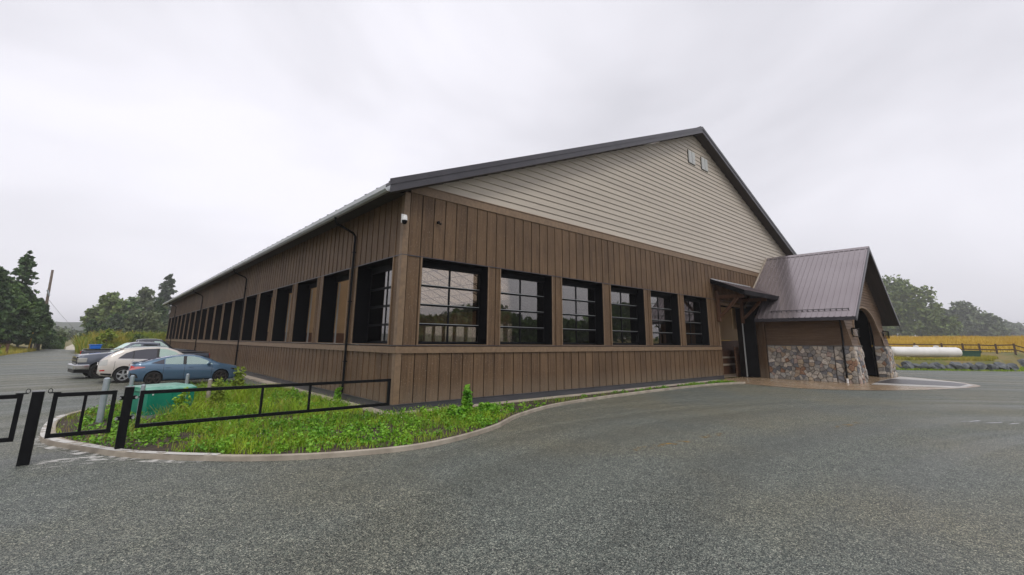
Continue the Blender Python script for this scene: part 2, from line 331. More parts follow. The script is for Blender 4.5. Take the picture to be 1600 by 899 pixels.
def sheet(name, P, z, m, kind='structure', parent=None):
    tri = tessellate_polygon([[Vector((x, y, 0)) for x, y in P]])
    me = bpy.data.meshes.new(name); me.from_pydata([(x, y, z) for x, y in P], [], [tuple(t) for t in tri])
    bm = bmesh.new(); bm.from_mesh(me); bmesh.ops.recalc_face_normals(bm, faces=bm.faces)
    if sum(f.normal.z for f in bm.faces) < 0: bmesh.ops.reverse_faces(bm, faces=bm.faces)
    bm.to_mesh(me); bm.free(); me.materials.append(m)
    o = bpy.data.objects.new(name, me); COL.objects.link(o)
    if kind: o['kind'] = kind
    if parent is not None: o.parent = parent
    return o
def copy_tree(o, parent=None):
    c = o.copy(); COL.objects.link(c); c.parent = parent
    for ch in list(o.children): copy_tree(ch, c)
    return c
def spline(P, n=6, closed=False):
    P = [Vector((*p, 0)) if len(p) == 2 else Vector(p) for p in P]; out = []; K = len(P)
    for i in range(K if closed else K-1):
        a, b, c, d = (P[(i-1) % K] if closed or i > 0 else P[0]), P[i], P[(i+1) % K], (P[(i+2) % K] if closed or i+2 < K else P[-1])
        for k in range(n):
            t = k/n; out.append(.5*((2*b)+(c-a)*t+(2*a-5*b+4*c-d)*t*t+(3*b-a-3*c+d)*t**3))
    if not closed: out.append(P[-1])
    return out

# ------------------------------------------------------------------ terrain
def sstep(a, b, t): t = np.clip((t-a)/(b-a), 0, 1); return t*t*(3-2*t)
def hgt(x, y):
    x = np.asarray(x, float); y = np.asarray(y, float)
    s1 = x-(48.6+(-3.6-y)*1.02)           # rock edge nearest the yard
    s2 = x-(65.2+(-8.0-y)*1.02)           # second rock edge, farther off
    w = sstep(-11.6, -10.4, y)
    s = s1*w+s2*(1-w)
    h = .85*sstep(0, .9, s)+.55*sstep(9, 17, s1)*w+.62*sstep(1, 4, s)*(1-w)
    h = h+np.clip(x-72, 0, 60)*.036+np.clip(x-132, 0, 60)*.012-np.clip(x-192, 0, 400)*.012
    h = np.where((x > 44) & (y < 60), h, 0)
    l = .55*sstep(-15.2, -17.6, x)+.4*sstep(-18, -30, x)
    h = h+np.where(y > 20, l, l*sstep(0, 20, y))
    h = h+.5*sstep(-9.4, -7.6, x)*sstep(72, 76, y)*sstep(60, 40, x)
    return h
def gridx(a): return np.array(sorted(set(np.round(a, 3))))
gx = gridx(np.concatenate([np.arange(-1500, -100, 100), np.arange(-100, -40, 10), np.arange(-40, -7, .8), np.arange(-7, 42, 7), np.arange(44, 92, .6), np.arange(92, 260, 6), np.arange(260, 1600, 60)]))
gy = gridx(np.concatenate([np.arange(-1500, -100, 100), np.arange(-100, -20, 10), np.arange(-20, 6, .6), np.arange(6, 130, 4), np.arange(130, 1600, 60)]))
X, Y = np.meshgrid(gx, gy); Z = hgt(X, Y)-.03
nx, ny = len(gx), len(gy)
V = np.stack([X.ravel(), Y.ravel(), Z.ravel()], 1); ii = np.arange(nx*ny).reshape(ny, nx)
F = np.stack([ii[:-1, :-1].ravel(), ii[:-1, 1:].ravel(), ii[1:, 1:].ravel(), ii[1:, :-1].ravel()], 1)
M_['earth'] = mat('rough_grass_ground', (.12, .13, .035), (.22, .16, .055), .5, .9, bump=.6, bscale=6, detail=8)
tag(npmesh('ground', V, F, M_['earth'], smooth=True), kind='structure')

yard = [(-15.6, -300), (-15.6, 50), (-15.1, 72), (-14.2, 90), (-13.9, 106), (-11.3, 106.3), (-10.0, 99), (-9.3, 74), (-8.6, 71), (0.02, 71), (.02, .02), (48.2, .02), (48.3, -3.2), (55.4, -10.3), (60, -11.9),
        (64.3, -8.9), (74, -18.2), (120, -64), (160, -300)]
sheet('yard_ground', yard, 0.0, M_['gravel'])
M_['pale'] = mat('pale_gravel', (.62, .56, .46), (.50, .45, .37), 1.5, .9)
sheet('gravel_road', [(-11.2, 98), (-9.9, 97), (-9.6, 130), (-9.0, 420), (-16, 420), (-12.4, 130)], .012, M_['pale'])
# yellow crop field beyond the rocks: follows the rising ground
fx = np.arange(66, 300, 3.0); fy = np.arange(-80, 42, 3.0)
X, Y = np.meshgrid(fx, fy); Z = hgt(X, Y)+.02; ny, nx = X.shape; ii = np.arange(nx*ny).reshape(ny, nx)
F = np.stack([ii[:-1, :-1].ravel(), ii[:-1, 1:].ravel(), ii[1:, 1:].ravel(), ii[1:, :-1].ravel()], 1)
V = np.stack([X.ravel(), Y.ravel(), Z.ravel()], 1); cen = V[F].mean(1)
keep = (cen[:, 0]-(74+(-8-cen[:, 1])*.9)) > 0
M_['crop'] = mat('yellow_crop', (.52, .33, .035), (.40, .34, .07), .12, .9, bump=.8, bscale=3, detail=8, stretch=(.3, 1, 1))
tag(npmesh('field', V, F[keep], M_['crop'], smooth=True), kind='structure')

# distant hill ridges
def ridge(y0, x0, x1, hmax, seed, m):
    r = np.random.default_rng(seed); xs = np.linspace(x0, x1, 140); ph = r.uniform(0, 6, 6)
    h = hmax*(.62+.2*np.sin(xs/190+ph[0])+.12*np.sin(xs/70+ph[1])+.04*np.sin(xs/23+ph[2])+.025*r.uniform(-1, 1, 140))
    V = []; F = []
    for k, (dy, s) in enumerate(((-120, 0), (-60, .55), (0, 1), (140, 0))):
        for i, x in enumerate(xs): V.append((x, y0+dy, h[i]*s-(1 if s == 0 else 0)))
    n = len(xs)
    for k in range(3):
        for i in range(n-1): F.append((k*n+i, k*n+i+1, (k+1)*n+i+1, (k+1)*n+i))
    return np.array(V), np.array(F)
M_['hill'] = mat('wooded_hill', (.035, .055, .03), (.07, .085, .04), .03, .9, detail=8)
V, F = ridge(900, -900, 700, 30, 3, M_['hill']); tag(npmesh('hills', V, F, M_['hill'], smooth=True), kind='structure')

# ------------------------------------------------------------------ island, kerb, pad
isl = spline([(-7.72, 2.4), (-7.6, .9), (-6.97, -.55), (-6.15, -1.95), (-4.55, -3.5), (-2.9, -4.3), (-1.3, -4.5), (.8, -3.86), (2.75, -2.75), (5.4, -1.85), (9.4, -1.42), (14.9, -1.28), (18.6, -1.5), (20.6, -2.0)], 6)
isl2 = spline([(0, 11.6), (-2.2, 10.9), (-4.4, 9.0), (-6.3, 7.0), (-7.25, 5.4), (-7.66, 3.9), (-7.72, 2.4)], 5)
ring = [(p.x, p.y) for p in isl2[:-1]+isl]
islP = ring+[(21.2, -.5), (.0, -.5), (-.5, -.5), (-.5, 11.6)]
M_['soil'] = mat('dark_soil', (.035, .024, .016), (.075, .052, .035), 5, .95, bump=1, bscale=12, detail=8)
sheet('soil_ground', islP, .05, M_['soil'])
def kerb():
    V = []; F = []; P = [Vector((x, y, 0)) for x, y in ring]; n = len(P)
    for i, p in enumerate(P):
        d = (P[min(i+1, n-1)]-P[max(0, i-1)]).normalized(); nn = Vector((d.y, -d.x, 0))
        w = .085+.17*math.exp(-((p.y-1.2)/3.2)**2)*(1 if p.x < -4 else 0)
        for off, z in ((0, -.02), (0, .085), (-.02, .10), (-w+.02, .10), (-w, .09), (-w, -.02)): V.append(tuple(p-nn*(-off)*-1*-1+Vector((0, 0, z))) if False else tuple(p+nn*off+Vector((0, 0, z))))
    for i in range(n-1):
        for k in range(5): F.append((i*6+k, i*6+k+1, (i+1)*6+k+1, (i+1)*6+k))
    me = bpy.data.meshes.new('kerb'); me.from_pydata(V, [], F); bm = bmesh.new(); bm.from_mesh(me); bmesh.ops.recalc_face_normals(bm, faces=bm.faces); bm.to_mesh(me); bm.free()
    me.materials.append(M_['kerb']); o = bpy.data.objects.new('kerb', me); COL.objects.link(o); o['kind'] = 'structure'
M_['kerb'] = mat('kerb_concrete', (.42, .37, .30), (.28, .24, .19), 2.5, .8, bump=.3, bscale=40, detail=8)
kerb()
M_['conc'] = mat('wet_concrete', (.42, .31, .20), (.26, .18, .11), .6, .10, bump=.06, bscale=15, detail=6, rough2=.38)
pad = [(p.x, p.y) for p in spline([(21.2, -.3), (20.5, -1.9), (20.2, -3.2), (20.1, -4.8), (21.1, -6.6), (23.0, -8.2), (25.6, -9.5), (28.6, -10.5), (30.8, -10.7), (33.2, -9.6), (35.4, -7.8), (36.6, -6.2)], 4)]+[(36.8, .3), (21.2, .3)]
sheet('concrete_pavement', pad, .012, M_['conc'])
M_['conc2'] = mat('pale_concrete', (.52, .50, .47), (.42, .40, .37), .8, .35, rough2=.5)
sheet('pale_pavement', [(26.2, -6.6), (27.3, -9.85), (28.8, -10.3), (30.8, -10.45), (33.0, -9.45), (35.2, -7.6), (36.2, -6.3), (30, -6.3)], .017, M_['conc2'])
M_['mat'] = mat('rubber_pavers', (.045, .04, .045), (.075, .068, .075), 3, .35, stretch=(6, 1, 1), bump=.4)
sheet('paver_path', [(27.9, -6.4), (28.0, -7.6), (28.9, -10.0), (31.3, -10.15), (32.6, -9.3), (33.0, -6.4)], .023, M_['mat'])
M_['ledge'] = mat('footing_concrete', (.46, .40, .32), (.33, .28, .22), 1.5, .8, bump=.3)
mb = MB(); mb.box(-.5, 21.3, -.5, -.012, -.1, .06); mb.box(-.5, -.012, -.012, 69, -.1, .06)
FOOT = mb
# worn paint left on the yard surface
def paint_mat(name, c, lo, hi, sc=6):
    m = mat(name, c, rough=.7); t = m.node_tree; b = t.nodes['Principled BSDF']; co = N(t, 'ShaderNodeTexCoord'); n = N(t, 'ShaderNodeTexNoise'); n.inputs['Scale'].default_value = sc; n.inputs['Detail'].default_value = 8
    r = N(t, 'ShaderNodeValToRGB'); r.color_ramp.elements[0].position = lo; r.color_ramp.elements[0].color = (0, 0, 0, 1); r.color_ramp.elements[1].position = hi; r.color_ramp.elements[1].color = (.85, .85, .85, 1)
    t.links.new(co.outputs['Object'], n.inputs['Vector']); t.links.new(n.outputs['Fac'], r.inputs[0]); t.links.new(r.outputs[0], b.inputs['Alpha']); return m
M_['wpaint'] = paint_mat('worn_white_paint', (.62, .61, .57), .44, .66, 4.5)
M_['wpaint2'] = paint_mat('kerb_paint', (.66, .64, .60), .36, .50, 5)
M_['ypaint'] = paint_mat('worn_yellow_paint', (.34, .22, .06), .50, .70, 5)
def strip(name, pts, w, z, m):
    V = []; F = []; P = [Vector((x, y, z)) for x, y in pts]
    for i, p in enumerate(P):
        d = (P[min(i+1, len(P)-1)]-P[max(0, i-1)]).normalized(); nn = Vector((d.y, -d.x, 0))*w/2; V += [tuple(p-nn), tuple(p+nn)]
    for i in range(len(P)-1): F.append((2*i, 2*i+1, 2*i+3, 2*i+2))
    b = MB(); b.v = V; b.f = F; o = b.build(name, m); o['kind'] = 'structure'; return o
strip('white_road_marking', [(-7.5, -1.25), (-7.0, -1.35), (-6.5, -1.6), (-6.1, -2.1), (-5.2, -3.0)], .34, .005, M_['wpaint'])
strip('white_road_marking', [(-7.55, -1.75), (-6.9, -1.8), (-6.45, -2.0)], .09, .005, M_['wpaint'])
strip('white_road_marking', [(-7.72, 2.0), (-7.55, .6), (-6.95, -.75), (-6.2, -2.0)], .3, .009, M_['wpaint'])
kp = [(x, y) for x, y in ring if x < -4.9 and y < 5]
kp = [(x+.12*(-1 if 0 else 1)*(.6), y+.03) for x, y in kp]
strip('white_kerb_marking', kp, .16, .1045, M_['wpaint2'])
for pts in ([(1.7, -7.4), (3.6, -7.7)], [(4.1, -7.7), (5.1, -7.8)], [(8.2, -9.35), (9.9, -9.55)]): strip('yellow_road_marking', pts, .22, .005, M_['ypaint'])
M_['puddle'] = mat('puddle_water', (.035, .036, .034), rough=.02, spec=.8)
for i, (x, y, a, b) in enumerate(((13.0, -11.7, .30, .05), (13.15, -12.15, .34, .045), (13.3, -12.5, .26, .04), (12.9, -12.0, .16, .03), (12.7, -11.5, .2, .035))):
    rp = np.random.default_rng(i+300); q = [(x+a*(1+.3*rp.uniform(-1, 1))*math.cos(t_)*.94-b*math.sin(t_)*.3, y+b*(1+.45*rp.uniform(-1, 1))*math.sin(t_)-a*.35*math.cos(t_)) for t_ in np.linspace(0, 2*math.pi, 19)[:-1]]
    sheet('puddle_water', q, .004, M_['puddle'])
strip('white_road_marking', [(15.1, -6.6), (15.5, -7.0)], .1, .005, M_['wpaint'])

# ------------------------------------------------------------------ the riding arena building
B = empty('riding_arena', (0, 0, 0), 0, 'long brown timber clad riding arena with pale lap siding gable and stone porch', 'building')
XW, YL, RX, SL = 41.8, 68.6, 20.93, .4176
def roofz(x): return 7.1+SL*(x+.86) if x <= RX else 7.1+SL*(2*RX-x+.86)
FRONT = [(.72+3.45*k, .72+3.45*k+2.83) for k in range(6)]
SIDE = [(.54+3.6*k, .54+3.6*k+2.88) for k in range(19)]
Z0, ZB0, ZB1, ZW, ZF0, ZF1, T = .26, 1.80, 2.03, 4.93, 7.10, 7.39, .62
OX0, OX1, OZ = 22.3, 25.75, 4.62

def cells(breaks, openings, z0, z1):
    """openings: (a,b,zlo,zhi). yields (a,b,[(zlo,zhi)...]) solid pieces"""
    bs = sorted(set([round(b, 4) for b in breaks]+[round(v, 4) for o in openings for v in o[:2] if breaks[0] < v < breaks[-1]]))
    for a, b in zip(bs[:-1], bs[1:]):
        c = (a+b)/2; zs = [(z0, z1)]
        for oa, ob, lo, hi in openings:
            if oa < c < ob:
                nz = []
                for p, q in zs:
                    if lo > p: nz.append((p, min(q, lo)))
                    if hi < q: nz.append((max(p, hi), q))
                zs = [(p, q) for p, q in nz if q-p > .01]
        yield a, b, zs
opF = [(a, b, ZB1, ZW) for a, b in FRONT]+[(OX0, OX1, -.1, OZ)]
opS = [(a, b, ZB1, ZW) for a, b in SIDE]
sp = .47
def boards(is_front, length, ops, off, name, m, bands):
    mb = MB(); joints = [off+sp*k for k in range(-1, int(length/sp)+2)]; joints = [j for j in joints if .1 < j < length-.1]
    br = [0.0]+joints+[length]; js = set(round(j, 4) for j in joints)
    def bx(a, b, d0, d1, lo, hi):
        if is_front: mb.box(a, b, -d1, -d0, lo, hi)
        else: mb.box(-d1, -d0, a, b, lo, hi)
    for zl, zh in bands:
        for a, b, zs in cells(br, ops, zl, zh):
            for lo, hi in zs:
                a2 = a+.015 if round(a, 4) in js else a; b2 = b-.015 if round(b, 4) in js else b
                bx(a2, b2, 0, .022, lo, hi)
                if round(a, 4) in js and (b-a) > .03: bx(a+.016, min(a+.060, b-.002), .0225, .040, lo, hi)
    return mb.build(name, m, B, fixn=False)
boards(True, 31.5, opF, .17, 'board_siding', M_['side_f'], [(Z0, ZB0), (ZB1, ZW), (ZW+.03, ZF0)])
boards(False, YL, opS, .45, 'board_siding', M_['side_s'], [(Z0, ZB0), (ZB1, ZW), (ZW+.03, 7.06)])
# structural walls behind the cladding, with the window openings left open
mb = MB()
for a, b, zs in cells([0, 27, XW], opF[:-1]+[(OX0, OX1+.6, -.1, OZ)], 0, ZF1):
    for lo, hi in zs: mb.box(a, b, .001, .6, lo, hi)
mb.box(OX1, OX1+.6, .001, .1, 0, OZ)
mb.build('front_wall', M_['gap'], B, fixn=False)
mb = MB()
for a, b, zs in cells([.6, YL], opS, 0, 7.3):
    for lo, hi in zs: mb.box(.001, .6, a, b, lo, hi)
mb.build('side_wall', M_['gap'], B, fixn=False)
mb = MB(); mb.box(.6, XW, YL-.3, YL, 0, 7.3)
op2 = [(a, b, 2.0, 4.9) for a, b in SIDE]
for a, b, zs in cells([.6, YL-.3], op2, 0, 7.3):
    for lo, hi in zs: mb.box(XW-.3, XW, a, b, lo, hi)
mb.prism([(0, YL, 7.31), (XW, YL, 7.31), (RX, YL, roofz(RX)-.4)], (0, -.3, 0))
mb.build('rear_wall', M_['trim'], B)
# inner lining
mb = MB()
for a, b, zs in cells([.64, XW-.3], opF, 3.2, 7.29):
    for lo, hi in zs: mb.box(a, b, .603, .63, lo, hi)
for a, b, zs in cells([.64, YL-.3], opS, 2.9, 7.29):
    for lo, hi in zs: mb.box(.603, .63, a, b, lo, hi)
mb.box(.66, XW-.34, YL-.34, YL-.305, 3.2, 7.29)
for a, b, zs in cells([.64, YL-.34], op2, 3.2, 7.29):
    for lo, hi in zs: mb.box(XW-.335, XW-.305, a, b, lo, hi)
mb.prism([(.7, YL-.31, 7.30), (XW-.7, YL-.31, 7.30), (RX, YL-.31, roofz(RX)-.5)], (0, -.03, 0))
mb.build('inner_lining', M_['tan'], B)
mb = MB()
for a, b, zs in cells([.64, XW-.4], opF+[(OX0-.1, OX1+.1, 0, 5)], 0, 2.0):
    for lo, hi in zs: mb.box(a, b, .634, .72, lo, hi)
mb.box(.634, .72, .73, YL-.4, 0, 2.0); mb.box(.73, XW-.4, YL-.44, YL-.345, 0, 3.3); mb.box(XW-.42, XW-.34, .8, YL-.5, 0, 2.0)
mb.build('kickboards', M_['kick'], B)
# a glazed gallery at the near end of the ring throws its windows into view
sheet('arena_floor', [(.62, .62), (XW-.3, .62), (XW-.3, YL-.3), (.62, YL-.3)], .03, M_['sand'])
# roof: solid sheets at eaves, ends and ridge, translucent sheets between that light the ring
def slope_sheet(mb, xa, xb, y0, y1, top, th):
    mb.prism([(xa, y0, roofz(xa)-top), (xb, y0, roofz(xb)-top), (xb, y0, roofz(xb)-top-th), (xa, y0, roofz(xa)-top-th)], (0, y1-y0, 0))
mb = MB()
for s in (0, 1):
    f = (lambda x: x) if s == 0 else (lambda x: 2*RX-x)
    slope_sheet(mb, f(-.86), f(2.6), -.6, YL+.6, 0, .1); slope_sheet(mb, f(19.8), f(RX), -.6, YL+.6, 0, .1)
    slope_sheet(mb, f(2.6), f(19.8), -.6, .9, 0, .1); slope_sheet(mb, f(2.6), f(19.8), YL-.9, YL+.6, 0, .1)
    y = -.45
    while y < YL+.5:
        mb.bar((f(-.86), y, 7.115), (RX, y, roofz(RX)+.015), .03, .04); y += .9
mb.bar((RX, -.62, roofz(RX)+.03), (RX, YL+.62, roofz(RX)+.03), .35, .06)
mb.build('roof', M_['charcoal'], B)
def panel_mat():
    m = bpy.data.materials.new('translucent_roof_panel'); m.use_nodes = True; t = m.node_tree; t.nodes.clear()
    o = N(t, 'ShaderNodeOutputMaterial'); a = N(t, 'ShaderNodeBsdfTranslucent'); b = N(t, 'ShaderNodeBsdfDiffuse'); mx = N(t, 'ShaderNodeMixShader'); mx.inputs[0].default_value = .35
    nzt = N(t, 'ShaderNodeTexNoise'); nzt.inputs['Scale'].default_value = .4; r = N(t, 'ShaderNodeValToRGB'); r.color_ramp.elements[0].color = (.78, .70, .64, 1); r.color_ramp.elements[1].color = (.88, .82, .77, 1)
    co = N(t, 'ShaderNodeTexCoord'); t.links.new(co.outputs['Object'], nzt.inputs['Vector']); t.links.new(nzt.outputs['Fac'], r.inputs[0]); t.links.new(r.outputs[0], a.inputs[0]); t.links.new(r.outputs[0], b.inputs[0])
    t.links.new(a.outputs[0], mx.inputs[1]); t.links.new(b.outputs[0], mx.inputs[2]); t.links.new(mx.outputs[0], o.inputs[0]); return m
mb = MB()
for s in (0, 1):
    f = (lambda x: x) if s == 0 else (lambda x: 2*RX-x)
    za, zc = roofz(f(2.6))-.05, roofz(f(19.8))-.05
    mb.quad((f(2.6), .9, za), (f(19.8), .9, zc), (f(19.8), YL-.9, zc), (f(2.6), YL-.9, za)); mb.mark()
mb.build('roof_light_panel', panel_mat(), B, fixn=False)
# rake fascia (two steps), front and rear
mb = MB()
for yy, dy in ((-.64, .05), (YL+.6, .05)):
    for s in (0, 1):
        f = (lambda x: x) if s == 0 else (lambda x: 2*RX-x)
        e = RX-.001
        mb.prism([(f(-.88), yy, 7.12), (f(e), yy, roofz(RX)+.02), (f(e), yy, roofz(RX)-.36), (f(-.88), yy, 6.73)], (0, dy, 0))
        mb.prism([(f(-.92), yy-.03, 7.16), (f(e), yy-.03, roofz(RX)+.07), (f(e), yy-.03, roofz(RX)-.13), (f(-.92), yy-.03, 6.96)], (0, .03, 0)); mb.mark()
mb.build('rake_fascia', M_['charcoal'], B)
# sloped soffit under the rakes, level soffit under the eave
M_['soffit'] = mat('dark_soffit', (.05, .038, .032), (.035, .028, .024), 1, .7, stretch=(1, 8, 1))
mb = MB()
for s in (0, 1):
    f = (lambda x: x) if s == 0 else (lambda x: 2*RX-x)
    mb.prism([(f(-.8), -.585, 6.80), (f(RX-.002), -.585, roofz(RX)-.30), (f(RX-.002), -.585, roofz(RX)-.32), (f(-.8), -.585, 6.78)], (0, .58, 0))
    mb.box(*sorted((f(-.82), f(-.045))), -.0, YL+.5, 6.98, 7.0)
mb.build('soffit', M_['soffit'], B)
# gutter
mb = MB()
prof = [(-.86, 6.98), (-.86, 6.82), (-.94, 6.80), (-1.0, 6.86), (-1.01, 6.97), (-1.03, 6.97), (-1.02, 6.84), (-.945, 6.775), (-.84, 6.775), (-.84, 6.98)]
mb.prism([(x, -.55, z) for x, z in prof], (0, YL+1.1, 0))
g = mb.build('gutter', M_['gutter'], B)
mb = MB()
for k in range(24): mb.box(-1.02, -.86, .6+2.9*k, .63+2.9*k, 6.972, 6.985); mb.mark()
mb.build('gutter_bracket', M_['gutter'], g)
# trims
mb = MB(); mb.prism([(0, -.075, ZB0), (0, -.075, ZB1-.03), (0, -.0, ZB1+.0), (0, -.0, ZB0)], (OX0, 0, 0))
mb.prism([(-.075, -.0751, ZB0), (-.075, -.0751, ZB1-.03), (-.0, -.0751, ZB1), (-.0, -.0751, ZB0)], (0, YL+.07, 0))
mb.build('belt_course', M_['trim'], B)
mb = MB(); mb.box(-.03, OX0, -.088, -.02, ZB1+.001, ZB1+.02); mb.box(-.088, -.02, -.088, YL, ZB1+.001, ZB1+.02)
mb.box(-.05, 26.3, -.052, 0, ZW+.001, ZW+.028); mb.box(-.052, 0, -.05, YL, ZW+.001, ZW+.028); mb.build('flashing', M_['charcoal'], B)
mb = MB(); mb.box(0.16, 30.2, -.06, 0, ZF0, ZF1); mb.box(0.16, 30.2, -.085, -.02, ZF1+.001, ZF1+.03); mb.build('frieze_board', M_['trim'], B)
mb = MB()
for lo, hi in ((Z0, ZB0), (ZB1+.02, ZW), (ZW+.03, 7.06)):
    mb.box(-.05, .155, -.052, -.024, lo, hi); mb.box(-.052, -.024, -.0235, .155, lo, hi); mb.mark()
mb.box(OX0-.16, OX0, -.055, -.024, ZB1+.02, ZW); mb.box(OX0-.03, OX0, -.055, -.024, Z0, ZB0)
mb.build('corner_trim', M_['trim'], B)
mb = MB(); mb.box(-.06, OX0, -.06, 0, .03, Z0-.001); mb.box(-.06, 0, .0, YL, .03, Z0-.001); mb.box(-.075, OX0, -.075, -.0, Z0, Z0+.018); mb.box(-.075, 0, 0, YL, Z0, Z0+.018)
mb.build('skirt_board', M_['skirt'], B)
# gable lap siding: each course leans out at its foot
mb = MB(); z = ZF1+.03; cs = .277
while z < roofz(RX)-.45:
    z1 = min(z+cs, roofz(RX)-.42)
    def xl(q): return max(0.0, (q-(7.1-.36))/SL-.86)
    a0, a1 = xl(z), xl(z1); b0, b1 = 2*RX-a0, 2*RX-a1
    if z1-z > .05: mb.prism([(a0, -.052, z), (b0, -.052, z), (b0, .0, z), (a0, .0, z)], (0, 0, .022))
    mb.quad((a0, -.052, z+.022), (b0, -.052, z+.022), (b1, -.016, z1), (a1, -.016, z1))
    mb.quad((a0, -.050, z-.004), (b0, -.050, z-.004), (b0, -.012, z-.004), (a0, -.012, z-.004))
    z = z1
mb.build('gable_siding', M_['gable'], B, fixn=False)
mb = MB(); mb.prism([(0, -.012, 7.35), (XW, -.012, 7.35), (RX, -.012, roofz(RX)-.42)], (0, .2, 0)); mb.build('gable_wall', M_['gap'], B)
for a, b in ((19.8, 20.68), (21.55, 22.43)):
    mb = MB(); mb.box(a, b, -.075, -.02, 13.6, 14.5)
    v = mb.build('gable_vent', M_['gap'], B)
    mb = MB()
    c = (a+b)/2
    for p, q in ((a+.03, c-.03), (c+.03, b-.03)):
        mb.box(p, q, -.11, -.076, 13.63, 14.47)
        for k in range(11): mb.box(p+.02, q-.02, -.125, -.1105, 13.66+.073*k, 13.70+.073*k)
    mb.build('louvre', M_['vent'], v)
# windows
def windows():
    d = .38; a, b = FRONT[0]; W = b-a
    def frame_local(name, M, dz0=0):
        pass
    for k, (a, b) in enumerate(FRONT):
        mb = MB(); z0, z1 = ZB1+.03, ZW-.02
        x0, x1, zz0, zz1 = a+.03, b-.03, z0+.02, z1-.20
        nb = 4; c = (x0+x1)/2
        mb.box(x0, x0+.05, d, d+.05, zz0, zz1); mb.box(x1-.06, x1, d, d+.05, zz0, zz1)
        hs = [zz0+(zz1-zz0)*i/nb for i in range(nb+1)]
        for i, h in enumerate(hs): mb.box(x0+.05, x1-.06, d-.004, d+.055, h-(.0 if i == 0 else .04), h+(.09 if i == 0 else .04 if i < nb else 0))
        for i in range(nb): mb.box(c-.03, c+.03, d, d+.05, hs[i]+(.09 if i == 0 else .041), hs[i+1]-.041)
        w = mb.build('window', M_['black'], B)
        mb = MB(); mb.box(x0+.03, x1-.03, d+.022, d+.028, zz0+.03, zz1-.03); mb.build('glass_panes', M_['glass'], w)
        mb = MB()
        mb.box(a, a+.025, -.03, .6, z0, z1); mb.box(b-.025, b, -.03, .6, z0, z1); mb.box(a+.026, b-.026, -.03, .6, z1, z1+.018); mb.box(a+.026, b-.026, .0, .6, z0-.02, z0)
        mb.box(a+.026, b-.026, d-.05, d+.1, zz1+.001, z1-.001)
        mb.build('reveal', M_['reveal'], w)
        mb = MB(); mb.box(a-.045, a, -.058, -.024, ZB1+.021, ZW); mb.box(b, b+.045, -.058, -.024, ZB1+.021, ZW); mb.box(a+.0, b-.0, -.08, -.001, ZB1+.021, ZB1+.045)
        mb.build('casing', M_['trim'], w)
        mb = MB()
        for h in hs[1:4]: mb.box(x0+.055, x1-.065, d-.03, d-.005, h+.02, h+.032)
        mb.build('bar_flashing', M_['gutter'], w)
    d = .56
    for k, (a, b) in enumerate(SIDE):
        z0, z1 = ZB1+.03, ZW-.02
        mb = MB(); mb.box(-.03, .6, a, a+.025, z0, z1); mb.box(-.03, .6, b-.025, b, z0, z1); mb.box(-.03, .6, a+.026, b-.026, z1, z1+.018); mb.box(.0, .6, a+.026, b-.026, z0-.02, z0)
        w = mb.build('window', M_['reveal'], B)
        mb = MB(); mb.box(-.058, -.024, a-.045, a, ZB1+.021, ZW); mb.box(-.058, -.024, b, b+.045, ZB1+.021, ZW); mb.box(-.08, -.001, a, b, ZB1+.021, ZB1+.045); mb.build('casing', M_['trim'], w)
        if k == 0:
            y0, y1, zz0, zz1 = a+.03, b-.03, z0+.02, z1-.20; nb = 4; c = (y0+y1)/2; mb = MB()
            mb.box(d-.05, d, y0, y0+.05, zz0, zz1); mb.box(d-.05, d, y1-.06, y1, zz0, zz1)
            hs = [zz0+(zz1-zz0)*i/nb for i in range(nb+1)]
            for i, h in enumerate(hs): mb.box(d-.055, d+.004, y0+.05, y1-.06, h-(.0 if i == 0 else .04), h+(.09 if i == 0 else .04 if i < nb else 0))
            for i in range(nb): mb.box(d-.05, d, c-.03, c+.03, hs[i]+(.09 if i == 0 else .041), hs[i+1]-.041)
            mb.box(d-.06, d+.02, y0, y1, zz1+.001, z1-.001)
            f = mb.build('sash', M_['black'], w)
            mb = MB(); mb.box(d-.03, d-.024, y0+.03, y1-.03, zz0+.03, zz1-.03); mb.build('glass_panes', M_['glass'], w)
        else:   # overhead sash is open; its vertical tracks show
            mb = MB(); mb.box(.635, .69, b-.10, b-.05, z0-.1, z1-.25); mb.mark(); mb.box(.635, .69, a+.05, a+.10, z0-.1, z1-.25); mb.build('door_track', M_['gutter'], w)
            mb = MB(); mb.box(.50, .58, a+.03, b-.03, z1-.22, z1-.001); mb.build('head_box', M_['black'], w)
windows()
# roof trusses inside
for k in range(11):
    y = 5.0+6*k; mb = MB(); zt = lambda x: roofz(x)-.55
    for s in (0, 1):
        f = (lambda x: x) if s == 0 else (lambda x: 2*RX-x)
        mb.bar((f(.8), y, zt(.8)), (f(RX), y, zt(RX)), .07, .12); mb.bar((f(.8), y, 6.2), (f(RX), y, zt(RX)-1.9), .07, .12)
        n = 10; prev = None
        for i in range(n+1):
            x = .8+(RX-.8)*i/n; zl = 6.2+(zt(RX)-1.9-6.2)*i/n
            mb.bar((f(x), y, zl), (f(x), y, zt(x)), .05, .05)
            if i < n: x2 = .8+(RX-.8)*(i+1)/n; mb.bar((f(x), y, zl), (f(x2), y, zt(x2)), .045, .045)
    mb.build('roof_truss', M_['truss'], B)
mb = MB()
for i in range(9):
    for s in (0, 1):
        x = 1.5+2.3*i; x = x if s == 0 else 2*RX-x; mb.bar((x, 1, roofz(x)-.50), (x, YL-1, roofz(x)-.50), .06, .1)
mb.build('purlins', M_['truss'], B)
